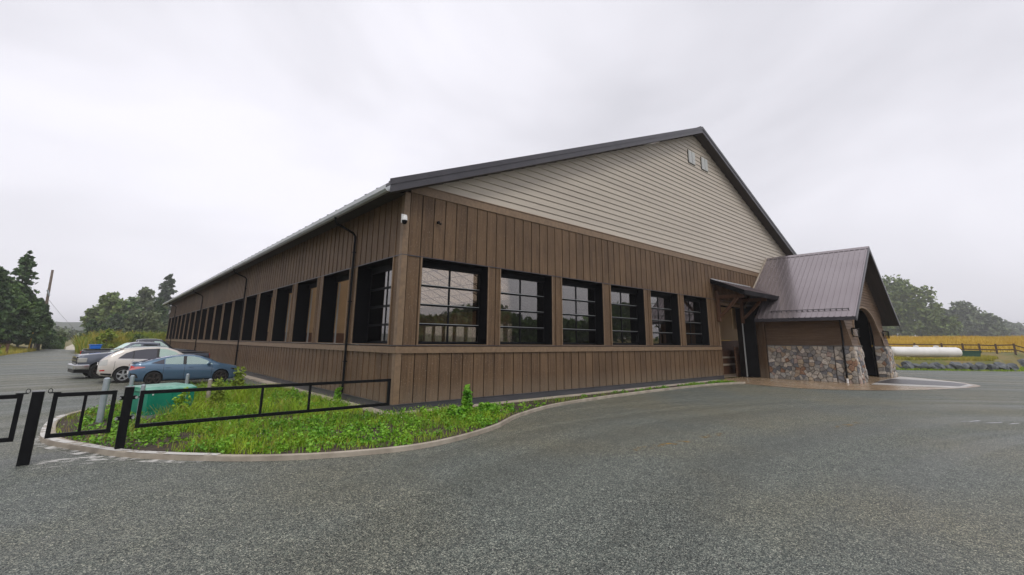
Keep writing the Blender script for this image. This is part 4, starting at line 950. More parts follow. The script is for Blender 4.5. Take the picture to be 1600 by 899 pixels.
class Car:
    def __init__(s, spec, name, label, cat, loc, rz):
        s.s = spec; s.root = empty(name, loc, rz, label, cat); s.M = spec['paint']
    def ring(s, x):
        S = s.s; b = ip(S['bot'], x); t = ip(S['top'], x); sh = min(ip(S['belt'], x), t-.01); w = ip(S['half'], x); H = t-sh
        sill = b+.02; mid = b+(sh-b)*.55
        P = [(0, b), (w*.7, b), (w*.93, sill), (w*.985, b+(sh-b)*.22), (w, mid), (w*.99, b+(sh-b)*.75), (w*.972, b+(sh-b)*.90), (w*.945, sh)]
        gh = max(0, H-.09); ye = w*.945-S.get('tum', .42)*gh-.015; ze = sh+max(H-.075, H*.55)
        for k in (1, 2): P.append((w*.945+(ye-w*.945)*k/3, sh+(ze-sh)*k/3))
        P += [(ye, ze), (ye*.955, ze+(t-ze)*.45), (ye*.86, ze+(t-ze)*.78), (ye*.6, ze+(t-ze)*.95), (ye*.3, t-.002), (0, t)]
        return P
    def y_at(s, x, z):
        P = s.ring(x)
        for (y0, z0), (y1, z1) in zip(P[2:11], P[3:12]):
            if z0 <= z <= z1+1e-6 and z1 > z0: return y0+(y1-y0)*(z-z0)/(z1-z0)
        return P[10][0]
    def z_top(s, x, y):
        P = s.ring(x)[10:]
        y = abs(y)
        for (y0, z0), (y1, z1) in zip(P[:-1], P[1:]):
            if y1 <= y <= y0 and y0 > y1: return z0+(z1-z0)*(y0-y)/(y0-y1)
        return P[0][1]
    def body(s):
        S = s.s; x0, x1 = S['x']; xs = sorted(set([round(v, 4) for v in np.linspace(x0, x1, 46)]+[round(v, 4) for v, _ in S['top']]+[round(v, 4) for v, _ in S['half']]))
        V = []; F = []; R = [s.ring(x) for x in xs]; k = len(R[0]); n = 2*k-2
        for x, P in zip(xs, R):
            full = P+[(-y, z) for y, z in P[-2:0:-1]]; V += [(x, y, z) for y, z in full]
        for i in range(len(xs)-1):
            for j in range(n): F.append((i*n+j, i*n+(j+1) % n, (i+1)*n+(j+1) % n, (i+1)*n+j))
        F.append(tuple(range(n))); F.append(tuple(range((len(xs)-1)*n+n-1, (len(xs)-1)*n-1, -1)))
        me = bpy.data.meshes.new('body'); me.from_pydata(V, [], F); bm = bmesh.new(); bm.from_mesh(me); bmesh.ops.recalc_face_normals(bm, faces=bm.faces); bm.to_mesh(me); bm.free()
        me.materials.append(s.M); me.materials.append(M_['plastic'])
        o = bpy.data.objects.new('body', me); COL.objects.link(o)
        cb = MB()
        for wx in S['wheels']: 
            for sy in (-1, 1): cb.lathe([(S['arch'], sy*.5), (S['arch'], sy*1.3)], (wx, 0, S['wr']+.02), 'y', 36, True)
        cut = cb.build('cut', M_['plastic']); cut.data.materials.clear(); cut.data.materials.append(s.M); cut.data.materials.append(M_['plastic'])
        for p in cut.data.polygons: p.material_index = 1
        md = o.modifiers.new('b', 'BOOLEAN'); md.operation = 'DIFFERENCE'; md.object = cut; md.solver = 'EXACT'
        dg = bpy.context.evaluated_depsgraph_get(); me2 = bpy.data.meshes.new_from_object(o.evaluated_get(dg)); me2.name = 'body'
        o.modifiers.clear(); o.data = me2; bpy.data.objects.remove(cut); o.parent = s.root
        for p in me2.polygons: p.use_smooth = len(p.vertices) == 4 and p.material_index == 0
        return o
    def side(s, name, lo, hi, m, off=.006, sides=(-1, 1), nx=14, nz=3, parent=None, one=False):
        x0, x1 = lo[0][0], lo[-1][0]; outs = []
        for sd in sides:
            mb = MB(); g = []
            for i in range(nx+1):
                x = x0+(x1-x0)*i/nx; a, b = ip(lo, x), ip(hi, x); b = max(b, a+.001)
                g.append([(x, sd*(s.y_at(x, a+(b-a)*j/nz)+off), a+(b-a)*j/nz) for j in range(nz+1)])
            for i in range(nx):
                for j in range(nz): mb.quad(g[i][j], g[i+1][j], g[i+1][j+1], g[i][j+1])
            outs.append(mb.build(name, m, parent or s.root, smooth=True))
        return outs
    def topglass(s, name, xa, xb, m, frac=.86, off=.006, nx=8):
        mb = MB(); g = []
        for i in range(nx+1):
            x = xa+(xb-xa)*i/nx; ye = s.ring(x)[10][0]*frac
            g.append([(x, ye*j/5, s.z_top(x, ye*abs(j)/5)+off) for j in range(-5, 6)])
        for i in range(nx):
            for j in range(10): mb.quad(g[i][j], g[i+1][j], g[i+1][j+1], g[i][j+1])
        return mb.build(name, m, s.root, smooth=True)
    def wheels(s, rim_m, spokes=5, dbl=False):
        S = s.s; r = S['wr']; rr = r*S.get('rimf', .66); proto = None
        for wx in S['wheels']:
            for sd in (-1, 1):
                yc = S['track']*sd; w = .11
                t = MB(); prof = [(rr, -w), (r*.93, -w), (r*.985, -w*.8), (r, -w*.5), (r, w*.5), (r*.985, w*.8), (r*.93, w), (rr, w)]
                t.lathe(prof, (wx, yc, r), 'y', 36); wh = t.build('wheel', M_['tyre'], s.root, smooth=False)
                m = MB(); yo = yc+sd*(w-.012); m.lathe([(rr+.004, sd*(w-.004)), (rr-.02, sd*(w-.008)), (rr-.035, sd*(w-.05))], (wx, yc, r), 'y', 30)
                for k in range(spokes):
                    for dd in ((-.13, .13) if dbl else (0,)):
                        a = 2*math.pi*k/spokes+.3; ca, sa = math.cos(a), math.sin(a); c2, s2 = math.cos(a+dd), math.sin(a+dd)
                        m.bar((wx+.03*ca, yo, r+.03*sa), (wx+(rr-.015)*c2, yo, r+(rr-.015)*s2), .035 if dbl else .075, .03, (0, 1, 0))
                m.lathe([(.0, sd*.02), (.055, sd*.018), (.06, 0)], (wx, yo, r), 'y', 14); m.build('rim', rim_m, wh)
                b = MB(); b.lathe([(.0, sd*(w-.07)), (rr-.005, sd*(w-.07))], (wx, yc, r), 'y', 24); b.build('brake_disc', M_['plastic'], wh)
    def mirror(s, x, z, m):
        for sd in (-1, 1):
            y = sd*(s.y_at(x, z)+.09); mb = MB(); mb.lathe([(.0, -.10), (.06, -.085), (.075, 0), (.06, .07), (0, .08)], (x, y, z+.05), 'y', 10); mb.bar((x, y, z+.02), (x, sd*(s.y_at(x, z)-.01), z-.02), .04, .025)
            mb.build('wing_mirror', m, s.root)
    def handles(s, xs, z, m):
        for x in xs:
            for sd in (-1, 1):
                y = s.y_at(x, z); mb = MB(); mb.box(x-.09, x+.09, *sorted((sd*(y+.004), sd*(y+.03))), z-.014, z+.014); mb.build('door_handle', m, s.root, bevel=.006)
    def seams(s, xs, zlo, zhi):
        for x in xs: s.side('door_seam', [(x-.006, zlo), (x+.006, zlo)], [(x-.006, zhi), (x+.006, zhi)], M_['plastic'], .0035, nx=1, nz=6)

# sedan (nose towards +x)
spec = dict(x=(-2.27, 2.25), paint=paint('blue_grey_paint', (.085, .16, .25)), wr=.325, arch=.365, wheels=(-1.35, 1.35), track=.79, rimf=.72, tum=.50,
    top=[(-2.27, .80), (-2.2, 1.0), (-2.05, 1.055), (-1.75, 1.12), (-1.3, 1.25), (-.8, 1.355), (-.3, 1.41), (.15, 1.405), (.5, 1.34), (.85, 1.21), (1.15, 1.06), (1.35, .985), (1.7, .92), (2.0, .85), (2.15, .77), (2.25, .60)],
    belt=[(-2.27, .75), (-2.1, .94), (-1.5, .985), (-.6, .955), (.6, .92), (1.2, .90), (1.7, .82), (2.1, .70), (2.25, .55)],
    bot=[(-2.27, .42), (-2.15, .28), (-1.9, .21), (1.9, .19), (2.15, .22), (2.25, .30)],
    half=[(-2.27, .66), (-2.15, .80), (-1.9, .875), (-1.3, .90), (1.2, .90), (1.8, .865), (2.05, .79), (2.25, .60)])
c = Car(spec, 'car', 'blue grey fastback sedan parked behind the green utility box, nose to the building', 'car', (-3.53, 15.1, 0), 0)
c.body(); c.wheels(M_['rimdark'], 5, True)
gl = M_['carglass']; dg = M_['darkglass']
c.side('quarter_window', [(-1.50, 1.03), (-1.02, .99)], [(-1.50, 1.04), (-1.3, 1.11), (-1.02, 1.215)], dg, .007)
c.side('window', [(-.98, .985), (-.28, .965)], [(-.98, 1.225), (-.6, 1.315), (-.28, 1.335)], gl, .007)
c.side('window', [(-.14, .96), (.95, .945)], [(-.14, 1.335), (.1, 1.33), (.4, 1.26), (.7, 1.13), (.95, .955)], gl, .007)
c.side('window_pillar', [(-.275, .96), (-.145, .96)], [(-.275, 1.338), (-.145, 1.338)], M_['plastic'], .007, nx=2)
c.topglass('windscreen', .42, 1.2, dg); c.topglass('rear_window', -1.85, -.85, dg)
c.side('sill', [(-1.0, .215), (1.0, .205)], [(-1.0, .27), (1.0, .26)], M_['plastic'], .008, nx=8)
c.side('tail_lamp', [(-2.26, .73), (-1.98, .80), (-1.72, .845)], [(-2.26, .80), (-2.12, .88), (-1.98, .90), (-1.72, .875)], M_['pinklamp'], .008)
c.side('tail_lamp', [(-2.24, .80), (-2.10, .86)], [(-2.24, .935), (-2.10, .90)], M_['redlamp'], .010, nx=4)
c.side('bumper_vent', [(-2.22, .45), (-1.92, .38)], [(-2.22, .60), (-2.0, .58), (-1.92, .40)], M_['plastic'], .006, nx=5)
c.side('headlamp', [(1.75, .70), (2.2, .60)], [(1.75, .75), (2.2, .68)], M_['plastic'], .008)
c.side('bumper_grille', [(1.98, .27), (2.22, .33)], [(1.98, .52), (2.22, .52)], M_['plastic'], .008)
c.seams((-1.02, -.2, .93), .30, .93); c.handles((-.85, .05), .83, spec['paint']); c.mirror(.78, .95, spec['paint'])
mb = MB(); mb.box(-2.19, -1.95, -.66, .66, 1.055, 1.075); mb.build('lip_spoiler', spec['paint'], c.root)
mb = MB(); mb.box(-2.30, -2.271, -.25, .25, .55, .67); mb.build('number_plate', M_['white'], c.root)

# champagne crossover
spec = dict(x=(-2.33, 2.38), paint=paint('champagne_paint', (.64, .595, .54), metal=.15), wr=.365, arch=.41, wheels=(-1.34, 1.38), track=.80, rimf=.68, tum=.36,
    top=[(-2.33, .80), (-2.28, 1.05), (-2.1, 1.22), (-1.75, 1.47), (-1.45, 1.60), (-1.0, 1.66), (-.2, 1.69), (.3, 1.66), (.75, 1.52), (1.1, 1.32), (1.4, 1.15), (1.9, 1.04), (2.2, .92), (2.38, .72)],
    belt=[(-2.33, .76), (-2.2, 1.0), (-1.6, 1.10), (-.5, 1.05), (.6, 1.03), (1.4, 1.02), (2.0, .92), (2.38, .66)],
    bot=[(-2.33, .45), (-2.2, .34), (-1.9, .30), (1.9, .28), (2.2, .32), (2.38, .42)],
    half=[(-2.33, .70), (-2.2, .83), (-1.9, .90), (-1.2, .925), (1.3, .925), (1.9, .88), (2.2, .78), (2.38, .60)])
c = Car(spec, 'crossover', 'champagne crossover with five spoke wheels parked between the sedan and the grey pickup', 'car', (-4.56, 17.95, 0), 0)
c.body(); c.wheels(M_['rim'], 5)
c.side('quarter_window', [(-1.62, 1.14), (-1.06, 1.12)], [(-1.62, 1.16), (-1.35, 1.39), (-1.06, 1.50)], dg, .007)
c.side('window', [(-1.02, 1.115), (-.1, 1.085)], [(-1.02, 1.51), (-.6, 1.575), (-.1, 1.60)], dg, .007)
c.side('window', [(.0, 1.08), (1.15, 1.055)], [(.0, 1.60), (.3, 1.57), (.7, 1.43), (1.15, 1.07)], gl, .007)
c.topglass('windscreen', .55, 1.32, dg); c.topglass('rear_window', -2.1, -1.62, dg)
c.side('window_pillar', [(-1.065, 1.12), (-1.015, 1.12)], [(-1.065, 1.50), (-1.015, 1.51)], M_['plastic'], .0065, nx=1); c.side('window_pillar', [(-.105, 1.085), (.005, 1.08)], [(-.105, 1.60), (.005, 1.60)], M_['plastic'], .0065, nx=2)
mb = MB()
for sd in (-1, 1): pass
mb.prism([(-1.82, -.60, 1.50), (-1.45, -.60, 1.615), (-1.45, -.60, 1.64), (-1.95, -.60, 1.52)], (0, 1.2, 0)); mb.build('roof_spoiler', spec['paint'], c.root)
c.side('tail_lamp', [(-2.30, .80), (-2.0, .84)], [(-2.30, 1.0), (-2.15, 1.08), (-2.0, 1.10)], M_['clearlamp'], .008)
c.side('reflector', [(-2.24, .56), (-2.06, .57)], [(-2.24, .61), (-2.06, .63)], M_['redlamp'], .010, nx=3)
c.seams((-1.72,), .62, 1.02)
c.side('lower_cladding', [(-2.28, .42), (-1.78, .34)], [(-2.28, .48), (-1.78, .44)], M_['plastic'], .006, nx=5)
c.side('sill', [(-.9, .31), (.95, .29)], [(-.9, .39), (.95, .37)], M_['plastic'], .008, nx=8)
c.side('headlamp', [(1.85, .80), (2.3, .72)], [(1.85, .90), (2.3, .80)], M_['clearlamp'], .008)
c.root.scale = (1, 1, 1.03)
mb = MB(); mb.box(-2.37, -2.331, -.26, .26, .82, .94); mb.build('number_plate', M_['white'], c.root)
c.side('belt_strip', [(-1.6, 1.10), (1.1, 1.035)], [(-1.6, 1.118), (1.1, 1.052)], M_['chrome'], .009, nx=16, nz=1)
c.seams((-1.04, -.05, 1.12), .42, 1.07); c.handles((-.9, .1), .93, spec['paint']); c.mirror(.95, 1.07, spec['paint'])
mb = MB()
mb.bar((-1.2, -.60, 1.69), (.3, -.60, 1.71), .03); mb.build('roof_rail', M_['steel'], c.root); mb = MB(); mb.bar((-1.2, .60, 1.69), (.3, .60, 1.71), .03); mb.build('roof_rail', M_['steel'], c.root)

def pickup(label, loc, rz, pm, L=6.2, rim=None):
    h = L/2
    spec = dict(x=(-h, h-.12), paint=pm, wr=.41, arch=.47, wheels=(-h+1.25, h-1.0), track=.85, rimf=.60, tum=.24,
        top=[(-h, 1.30), (-.52, 1.34), (-.50, 1.90), (-.2, 1.95), (.5, 1.96), (.85, 1.90), (1.2, 1.66), (1.48, 1.42), (1.7, 1.38), (2.4, 1.32), (h-.25, 1.26), (h-.14, 1.22), (h-.12, 1.12)],
        belt=[(-h, 1.24), (-.4, 1.27), (1.5, 1.28), (2.4, 1.20), (h-.25, 1.14), (h-.12, 1.08)],
        bot=[(-h, .60), (-h+.3, .48), (h-.5, .46), (h-.12, .55)],
        half=[(-h, .94), (-h+.2, .97), (h-.8, .98), (h-.3, .955), (h-.12, .91)])
    c = Car(spec, 'pickup_truck', label, 'pickup truck', loc, rz); c.body(); c.wheels(rim or M_['rimdark'], 6)
    c.side('window', [(-.36, 1.30), (.32, 1.29)], [(-.36, 1.80), (.32, 1.83)], dg, .007)
    c.side('window', [(.42, 1.29), (1.40, 1.275)], [(.42, 1.83), (.75, 1.81), (1.1, 1.58), (1.40, 1.29)], gl, .007)
    c.topglass('windscreen', .9, 1.5, gl)
    mb = MB(); mb.box(-.525, -.505, -.62, .62, 1.45, 1.82); mb.build('rear_window', dg, c.root)
    mb = MB(); mb.box(-h+.05, -.6, -.86, .86, 1.335, 1.36); mb.build('bed_cover', M_['plastic'], c.root)
    e = h-.12
    mb = MB(); mb.box(e-.50, e+.16, -1.0, 1.0, .50, .76); mb.build('bumper', M_['chrome'], c.root, bevel=.04)
    mb = MB(); mb.box(e-.45, e+.12, -.88, .88, .33, .495); mb.build('air_dam', M_['plastic'], c.root)
    mb = MB(); mb.box(e-.06, e+.05, -.62, .62, .79, 1.16); g = mb.build('grille', M_['plastic'], c.root)
    mb = MB()
    for z in (.82, .97, 1.13): mb.box(e+.051, e+.07, -.60, .60, z-.02, z+.02)
    mb.build('grille_bar', M_['chrome'], g)
    for sd in (-1, 1): mb = MB(); mb.box(e-.34, e+.03, *sorted((sd*.60, sd*.965)), .86, 1.10); mb.build('headlamp', M_['clearlamp'], c.root, bevel=.03)
    for sd in (-1, 1): mb = MB(); mb.box(-h-.03, -h+.03, *sorted((sd*.74, sd*.90)), .90, 1.25); mb.build('tail_lamp', M_['redlamp'], c.root, bevel=.02)
    mb = MB(); mb.box(-h-.18, -h+.05, -.93, .93, .50, .70); mb.build('rear_bumper', M_['chrome'], c.root, bevel=.03)
    c.side('arch_trim', [(h-1.52, .60), (h-1.3, .96), (h-1.0, 1.03), (h-.7, .96), (h-.5, .62)] if False else [(h-1.6, .50), (h-1.48, .50)], [(h-1.6, .60), (h-1.48, .60)], M_['plastic'], .01, nx=2)
    c.seams((-.42, .37, 1.5), .62, 1.24); c.handles((.22, .55), 1.12, M_['plastic']); c.mirror(1.25, 1.34, M_['plastic'])
    return c
c = pickup('slate grey pickup truck with chrome bumper backed up to the building', (-4.87, 22.15, 0), math.pi+.16, paint('slate_paint', (.10, .115, .15)), 6.25)
c = pickup('dark pickup truck with a red tail lamp towards the road, behind the grey pickup', (-4.7, 26.2, 0), 0, paint('dark_navy_paint', (.025, .028, .04)), 6.1); c.root.scale = (1, 1, 1.09)
t = empty('storage_tub', (-7.15, 25.7, 1.484), .1, 'bright blue plastic tub lying in the bed of the dark pickup', 'tub')
mb = MB(); mb.prism([(-.24, -.28, 0), (.24, -.28, 0), (.28, -.28, .24), (-.28, -.28, .24)], (0, .56, 0)); mb.build('tub_body', mat('blue_plastic', (.02, .16, .62), rough=.35), t, bevel=.03)
mb = MB(); mb.box(-.31, .31, -.31, .31, .242, .272); mb.build('tub_lid', mat('blue_lid', (.03, .20, .70), rough=.35), t, bevel=.01)
spec = dict(x=(-2.3, 2.3), paint=paint('silver_paint', (.38, .38, .42)), wr=.34, arch=.385, wheels=(-1.35, 1.38), track=.79, rimf=.66, tum=.40,
    top=[(-2.3, .85), (-2.2, 1.1), (-1.9, 1.3), (-1.5, 1.50), (-.8, 1.58), (.1, 1.58), (.6, 1.45), (1.1, 1.2), (1.35, 1.08), (1.9, .98), (2.2, .85), (2.3, .68)],
    belt=[(-2.3, .8), (-1.8, 1.02), (1.2, .98), (2.0, .86), (2.3, .62)], bot=[(-2.3, .42), (-2, .26), (2, .26), (2.3, .38)], half=[(-2.3, .68), (-2.0, .86), (1.6, .89), (2.1, .8), (2.3, .6)])
c = Car(spec, 'hatchback', 'silver hatchback farthest along the wall, behind both pickups', 'car', (-5.3, 29.6, 0), math.pi)
c.body(); c.wheels(M_['rim'], 7); c.side('window', [(-1.7, 1.08), (-.2, 1.04)], [(-1.7, 1.14), (-1.3, 1.4), (-.2, 1.5)], dg); c.side('window', [(-.1, 1.04), (1.05, 1.01)], [(-.1, 1.5), (.3, 1.45), (1.05, 1.03)], dg); c.topglass('windscreen', .4, 1.28, gl); c.topglass('rear_window', -2.1, -1.6, dg)
c.side('headlamp', [(1.8, .74), (2.25, .66)], [(1.8, .84), (2.25, .76)], M_['clearlamp'], .008)
c.mirror(.9, 1.0, spec['paint'])

# ------------------------------------------------------------------ right side: rocks, tank, rail fence
M_['rock'] = mat('grey_blue_rock', (.055, .065, .075), (.17, .18, .185), 2.2, .75, bump=1, bscale=5, detail=8)
M_['tank'] = mat('white_tank_paint', (.82, .81, .79), (.72, .71, .68), 1.5, .4)
def rock_mesh(seed):
    r = np.random.default_rng(seed); bm = bmesh.new(); bmesh.ops.create_icosphere(bm, subdivisions=3, radius=.5)
    pl = [(Vector(r.normal(size=3)).normalized(), r.uniform(.26, .42)) for _ in range(11)]
    for v in bm.verts:
        for n, d in pl:
            k = v.co.dot(n)
            if k > d: v.co -= n*(k-d)
        v.co += Vector(r.normal(size=3))*.008
    me = bpy.data.meshes.new('rock'); bm.to_mesh(me); bm.free(); me.materials.append(M_['rock']); return me
RM = [rock_mesh(40+i) for i in range(7)]
def rock_row(p0, p1, n, hmin, hmax, label, group, seed, rows=1):
    r = np.random.default_rng(seed)
    for k in range(n):
        t_ = (k+.5+r.uniform(-.2, .2))/n; x = p0[0]+(p1[0]-p0[0])*t_+r.uniform(-.3, .3); y = p0[1]+(p1[1]-p0[1])*t_+r.uniform(-.2, .2); h = r.uniform(hmin, hmax)
        o = bpy.data.objects.new('boulder', RM[k % 7]); COL.objects.link(o); o.scale = (h*r.uniform(1.3, 2.0), h*r.uniform(1.1, 1.7), h*1.25); o.rotation_euler = (r.uniform(-.3, .3), r.uniform(-.3, .3), r.uniform(0, 6.3))
        o.location = (x, y, h*.40); tag(o, label % ORD[k], 'boulder', group)
ORD = 'first second third fourth fifth sixth seventh eighth ninth tenth eleventh twelfth thirteenth fourteenth fifteenth sixteenth seventeenth eighteenth nineteenth twentieth twenty-first twenty-second twenty-third twenty-fourth twenty-fifth twenty-sixth twenty-seventh twenty-eighth twenty-ninth thirtieth thirty-first thirty-second thirty-third thirty-fourth'.split()
rock_row((45.6, -.6), (56.4, -11.2), 34, .48, .80, '%s boulder from the porch in the low row below the white tank', 'boulders below the white tank', 5)
rock_row((64.9, -7.6), (78, -20.6), 26, .85, 1.2, '%s boulder from the dark green container in the row under the rail fence', 'boulders under the rail fence', 6)
rock_row((57.5, -9.8), (64.4, -7.2), 10, .45, .7, '%s small boulder counted from the white tank towards the rail fence', 'small boulders between the rows', 9)
a = Vector((53.9, -2.9, .98)); b = Vector((59.9, -7.6, 1.02)); d = (b-a); L = d.length
t = empty('propane_tank', (*((a+b)/2).xy, float(hgt(56.5, -5.2))), math.atan2(d.y, d.x), 'long white propane tank lying behind the low boulders', 'tank')
mb = MB(); R = .52; mb.lathe([(0, -L/2)]+[(R*math.sin(q), -L/2+.42*(1-math.cos(q))) for q in (.3, .7, 1.1, 1.57)]+[(R*math.sin(q), L/2-.42*(1-math.cos(q))) for q in (1.57, 1.1, .7, .3)]+[(0, L/2)], (0, 0, .68), 'x', 26)
mb.build('vessel', M_['tank'], t, smooth=True)
for x in (-.9, 1.3):
    mb = MB(); mb.lathe([(.22, 1.15), (.22, 1.32), (.0, 1.36)], (x, 0, 0), 'z', 14); mb.build('valve_dome', M_['tank'], t)
for x in (-L*.3, L*.3): mb = MB(); mb.box(x-.15, x+.15, -.4, .4, -.3, .26); mb.build('cradle', M_['ledge'], t)
t = empty('dumpster', (62.4, -7.2, float(hgt(62.4, -7.2))-.1), -.55, 'low dark green metal container right of the white tank', 'container')
mb = MB(); mb.prism([(-1.7, -.8, 0), (1.7, -.8, 0), (1.95, -.8, .85), (-1.95, -.8, .85)], (0, 1.6, 0)); mb.build('bin', mat('dark_green_paint', (.012, .06, .035), (.02, .075, .045), 2, .5), t)
mb = MB(); mb.box(-2.0, 2.0, -.86, .86, .852, .93); mb.build('rim', mat('dark_green_rim', (.02, .08, .05), rough=.5), t)
M_['fwood'] = mat('weathered_fence_wood', (.07, .042, .028), (.12, .08, .055), 5, .8)
t = empty('rail_fence', (70, -4, 0), 0, 'brown timber rail fence crossing in front of the yellow field', 'fence')
fp = [(61.0, 4.4), (64.4, 1.5), (67.0, -1.6), (70.0, -4.4), (70.7, -7.0), (70.8, -8.4), (70.9, -9.75), (71.1, -11.2), (71.2, -12.7), (71.3, -14.3), (71.4, -15.9), (71.6, -17.6)]
fp = [(64.0, 2.2), (66.4, -.3), (68.6, -2.9), (70.2, -5.2), (70.75, -7.0), (70.85, -8.4), (70.95, -9.75), (71.1, -11.2), (71.2, -12.7), (71.3, -14.3), (71.4, -15.9), (71.6, -17.6)]
hz = lambda p: float(hgt(p[0], p[1]))
for p in fp:
    mb = MB(); z = hz(p); mb.box(p[0]-.09-70, p[0]+.09-70, p[1]-.09+4, p[1]+.09+4, z-.2, z+1.1); mb.build('post', M_['fwood'], t)
for p, q in zip(fp[:-1], fp[1:]):
    for dz in (.42, .92):
        mb = MB(); mb.bar((p[0]-70, p[1]+4, hz(p)+dz), (q[0]-70, q[1]+4, hz(q)+dz+random.uniform(-.04, .04)), .05, .13); mb.build('rail', M_['fwood'], t)

# ------------------------------------------------------------------ left side: pole, wire, markers, fence posts
M_['pole'] = mat('weathered_pole', (.09, .065, .048), (.17, .135, .105), 3, .85, stretch=(5, 5, .4))
t = empty('utility_pole', (-14.6, 98.6, .25), 0, 'tall leaning brown utility pole standing among the conifers by the road', 'utility pole')
mb = MB(); mb.tube([(0, 0, -.4), (-.15, 0, 7), (-.34, 0, 13.3)], .25, 10, True, .17); mb.build('pole', M_['pole'], t, smooth=True)
mb = MB(); mb.tube([(-.02, -.2, 8.8), (-.42, -.3, 9.8)], .12, 8); mb.build('service_bracket', M_['steel'], t)
pts = []
A = Vector((-.18, 0, 8.4)); Bp = Vector((4.0, 118, 1.6))
for i in range(13):
    s_ = i/12; p = A.lerp(Bp, s_); p.z -= 3.0*s_*(1-s_); pts.append(p)
mb = MB(); mb.tube(pts, .022, 5); mb.build('overhead_wire', M_['black'], t)
t = empty('stub_pole', (-14.95, 97.2, .2), 0, 'short pale weathered pole beside the foot of the utility pole', 'pole')
mb = MB(); mb.tube([(0, 0, -.3), (.03, 0, 3.2)], .14, 9); mb.build('stub', mat('pale_weathered_pole', (.42, .41, .38), (.3, .28, .26), 3, .8), t)
t = empty('marker_post', (-15.1, 90.9, .2), 0, 'thin yellow marker post leaning in the verge before the conifers', 'marker post')
mb = MB(); mb.tube([(0, 0, 0), (.10, 0, 2.7)], .08, 8); mb.build('marker', mat('yellow_marker', (.60, .38, .02), rough=.5), t)
for i, (x, y, h) in enumerate(((-14.75, 58.5, 1.35), (-15.3, 70.2, 1.3))):
    t = empty('fence_post', (x, y, float(hgt(x, y))), 0, ('nearer', 'farther')[i]+' dark timber post of the two at the left road verge', 'fence post', 'dark posts on the verge')
    mb = MB(); mb.box(-.11, .11, -.11, .11, -.2, h); mb.build('post', M_['timber'], t)
    mb = MB(); mb.bar((.0, -.05, h-.25), (-1.8, .6, h-.3), .05, .13); mb.build('rail', M_['timber'], t)

# ------------------------------------------------------------------ foliage
def rand_dirs(n, r): v = r.normal(size=(n, 3)); return v/np.linalg.norm(v, axis=1)[:, None]
def cards(centres, size, r, flat=0.0, aspect=1.8):
    """small leaf-spray quads (as two-triangle diamonds) around the given centres"""
    n = len(centres); d = rand_dirs(n, r); d[:, 2] *= (1-flat); d /= np.linalg.norm(d, axis=1)[:, None]
    e = rand_dirs(n, r); e -= (e*d).sum(1)[:, None]*d; e /= np.linalg.norm(e, axis=1)[:, None]
    s = size*r.uniform(.55, 1.25, n)[:, None]
    a = centres-d*s*aspect/2; b = centres+e*s*.5; c = centres+d*s*aspect/2; f = centres-e*s*.5
    V = np.stack([a, b, c, f], 1).reshape(-1, 3); F = np.arange(4*n).reshape(-1, 4); return V, F
def crown_points(kind, H, R, z0, n, r):
    if kind == 'conifer':
        k = int(n/22); out = []
        for i in range(k):
            u = r.uniform()**.75; z = z0+(H-z0)*(1-u)*1.0; zz = 1-(z-z0)/(H-z0)
            L = R*(.10+.90*zz**.8)*r.uniform(.45, 1.2); a = r.uniform(0, 2*math.pi); m = 22
            t_ = r.uniform(.15, 1, m)**.8; droop = -.22*L*t_**1.5+.08*L*t_
            w = (1.08-t_)*.20*L*r.normal(size=m)
            x = math.cos(a)*L*t_-math.sin(a)*w; y = math.sin(a)*L*t_+math.cos(a)*w; out.append(np.stack([x, y, z+droop+r.normal(size=m)*.10], 1))
        return np.concatenate(out)
    nc = max(26, int(26*R)); per = max(12, int(n/nc)); out = []; ph = r.uniform(0, 6.28, 8); zc = (z0+H)/2; hz2 = (H-z0)/2
    for i in range(nc):
        d = rand_dirs(1, r)[0]; d[2] = d[2]*.95+.05
        az = math.atan2(d[1], d[0]); wob = 1+.16*math.sin(2*az+ph[0])+.13*math.sin(3*az+ph[1]+2*d[2])+.14*math.sin(5*d[2]+ph[2]+az)
        q = r.uniform(.25, 1)**.5*wob; taper = 1-.25*max(0, d[2])
        c = np.array([d[0]*R*q*taper, d[1]*R*q*taper, zc+d[2]*hz2*min(q, 1.06)]); sg = R*r.uniform(.07, .17)
        out.append(c+np.clip(r.normal(size=(per, 3)), -1.7, 1.7)*np.array([sg, sg, sg*.62]))
    return np.concatenate(out)
def tree(name, kind, x, y, H, R, z0, n, size, m, label, cat='tree', group=None, seed=0, bark=None, trunk=.02, squash=1, lean=(0, 0), zb=None):
    r = np.random.default_rng(seed*13+5); zg = float(hgt(x, y)) if zb is None else zb
    t = empty(name, (x, y, zg-.1), 0, label, cat, group)
    P = crown_points(kind, H, R, z0, n, r); P[:, 0] += lean[0]*P[:, 2]/H; P[:, 1] += lean[1]*P[:, 2]/H
    V, F = cards(P, size, r, .25); npmesh('crown', V, F, m, t)
    mb = MB(); tr = H*trunk; pts = [(0, 0, -.2), (r.normal()*.1+lean[0]*.4, r.normal()*.1, H*.4), (lean[0]*.9, lean[1]*.9, H*.93)]; mb.tube(pts, tr, 8, True, tr*.25)
    for i in range(12):
        q = r.uniform(.2, .85); a = r.uniform(0, 6.28); L = R*(.7 if kind != 'conifer' else .8*(1-q)+.1); zz = z0+(H-z0)*q*.9
        up = .35 if kind != 'conifer' else -.05
        mb.tube([(lean[0]*zz/H, 0, zz*.9), (math.cos(a)*L*.5, math.sin(a)*L*.5, zz*.9+L*up*.6), (math.cos(a)*L, math.sin(a)*L, zz*.9+L*up)], tr*.35, 5, True, tr*.08)
    mb.build('trunk', bark or M_['bark'], t); return t
CB = (-7.013, -13.408)
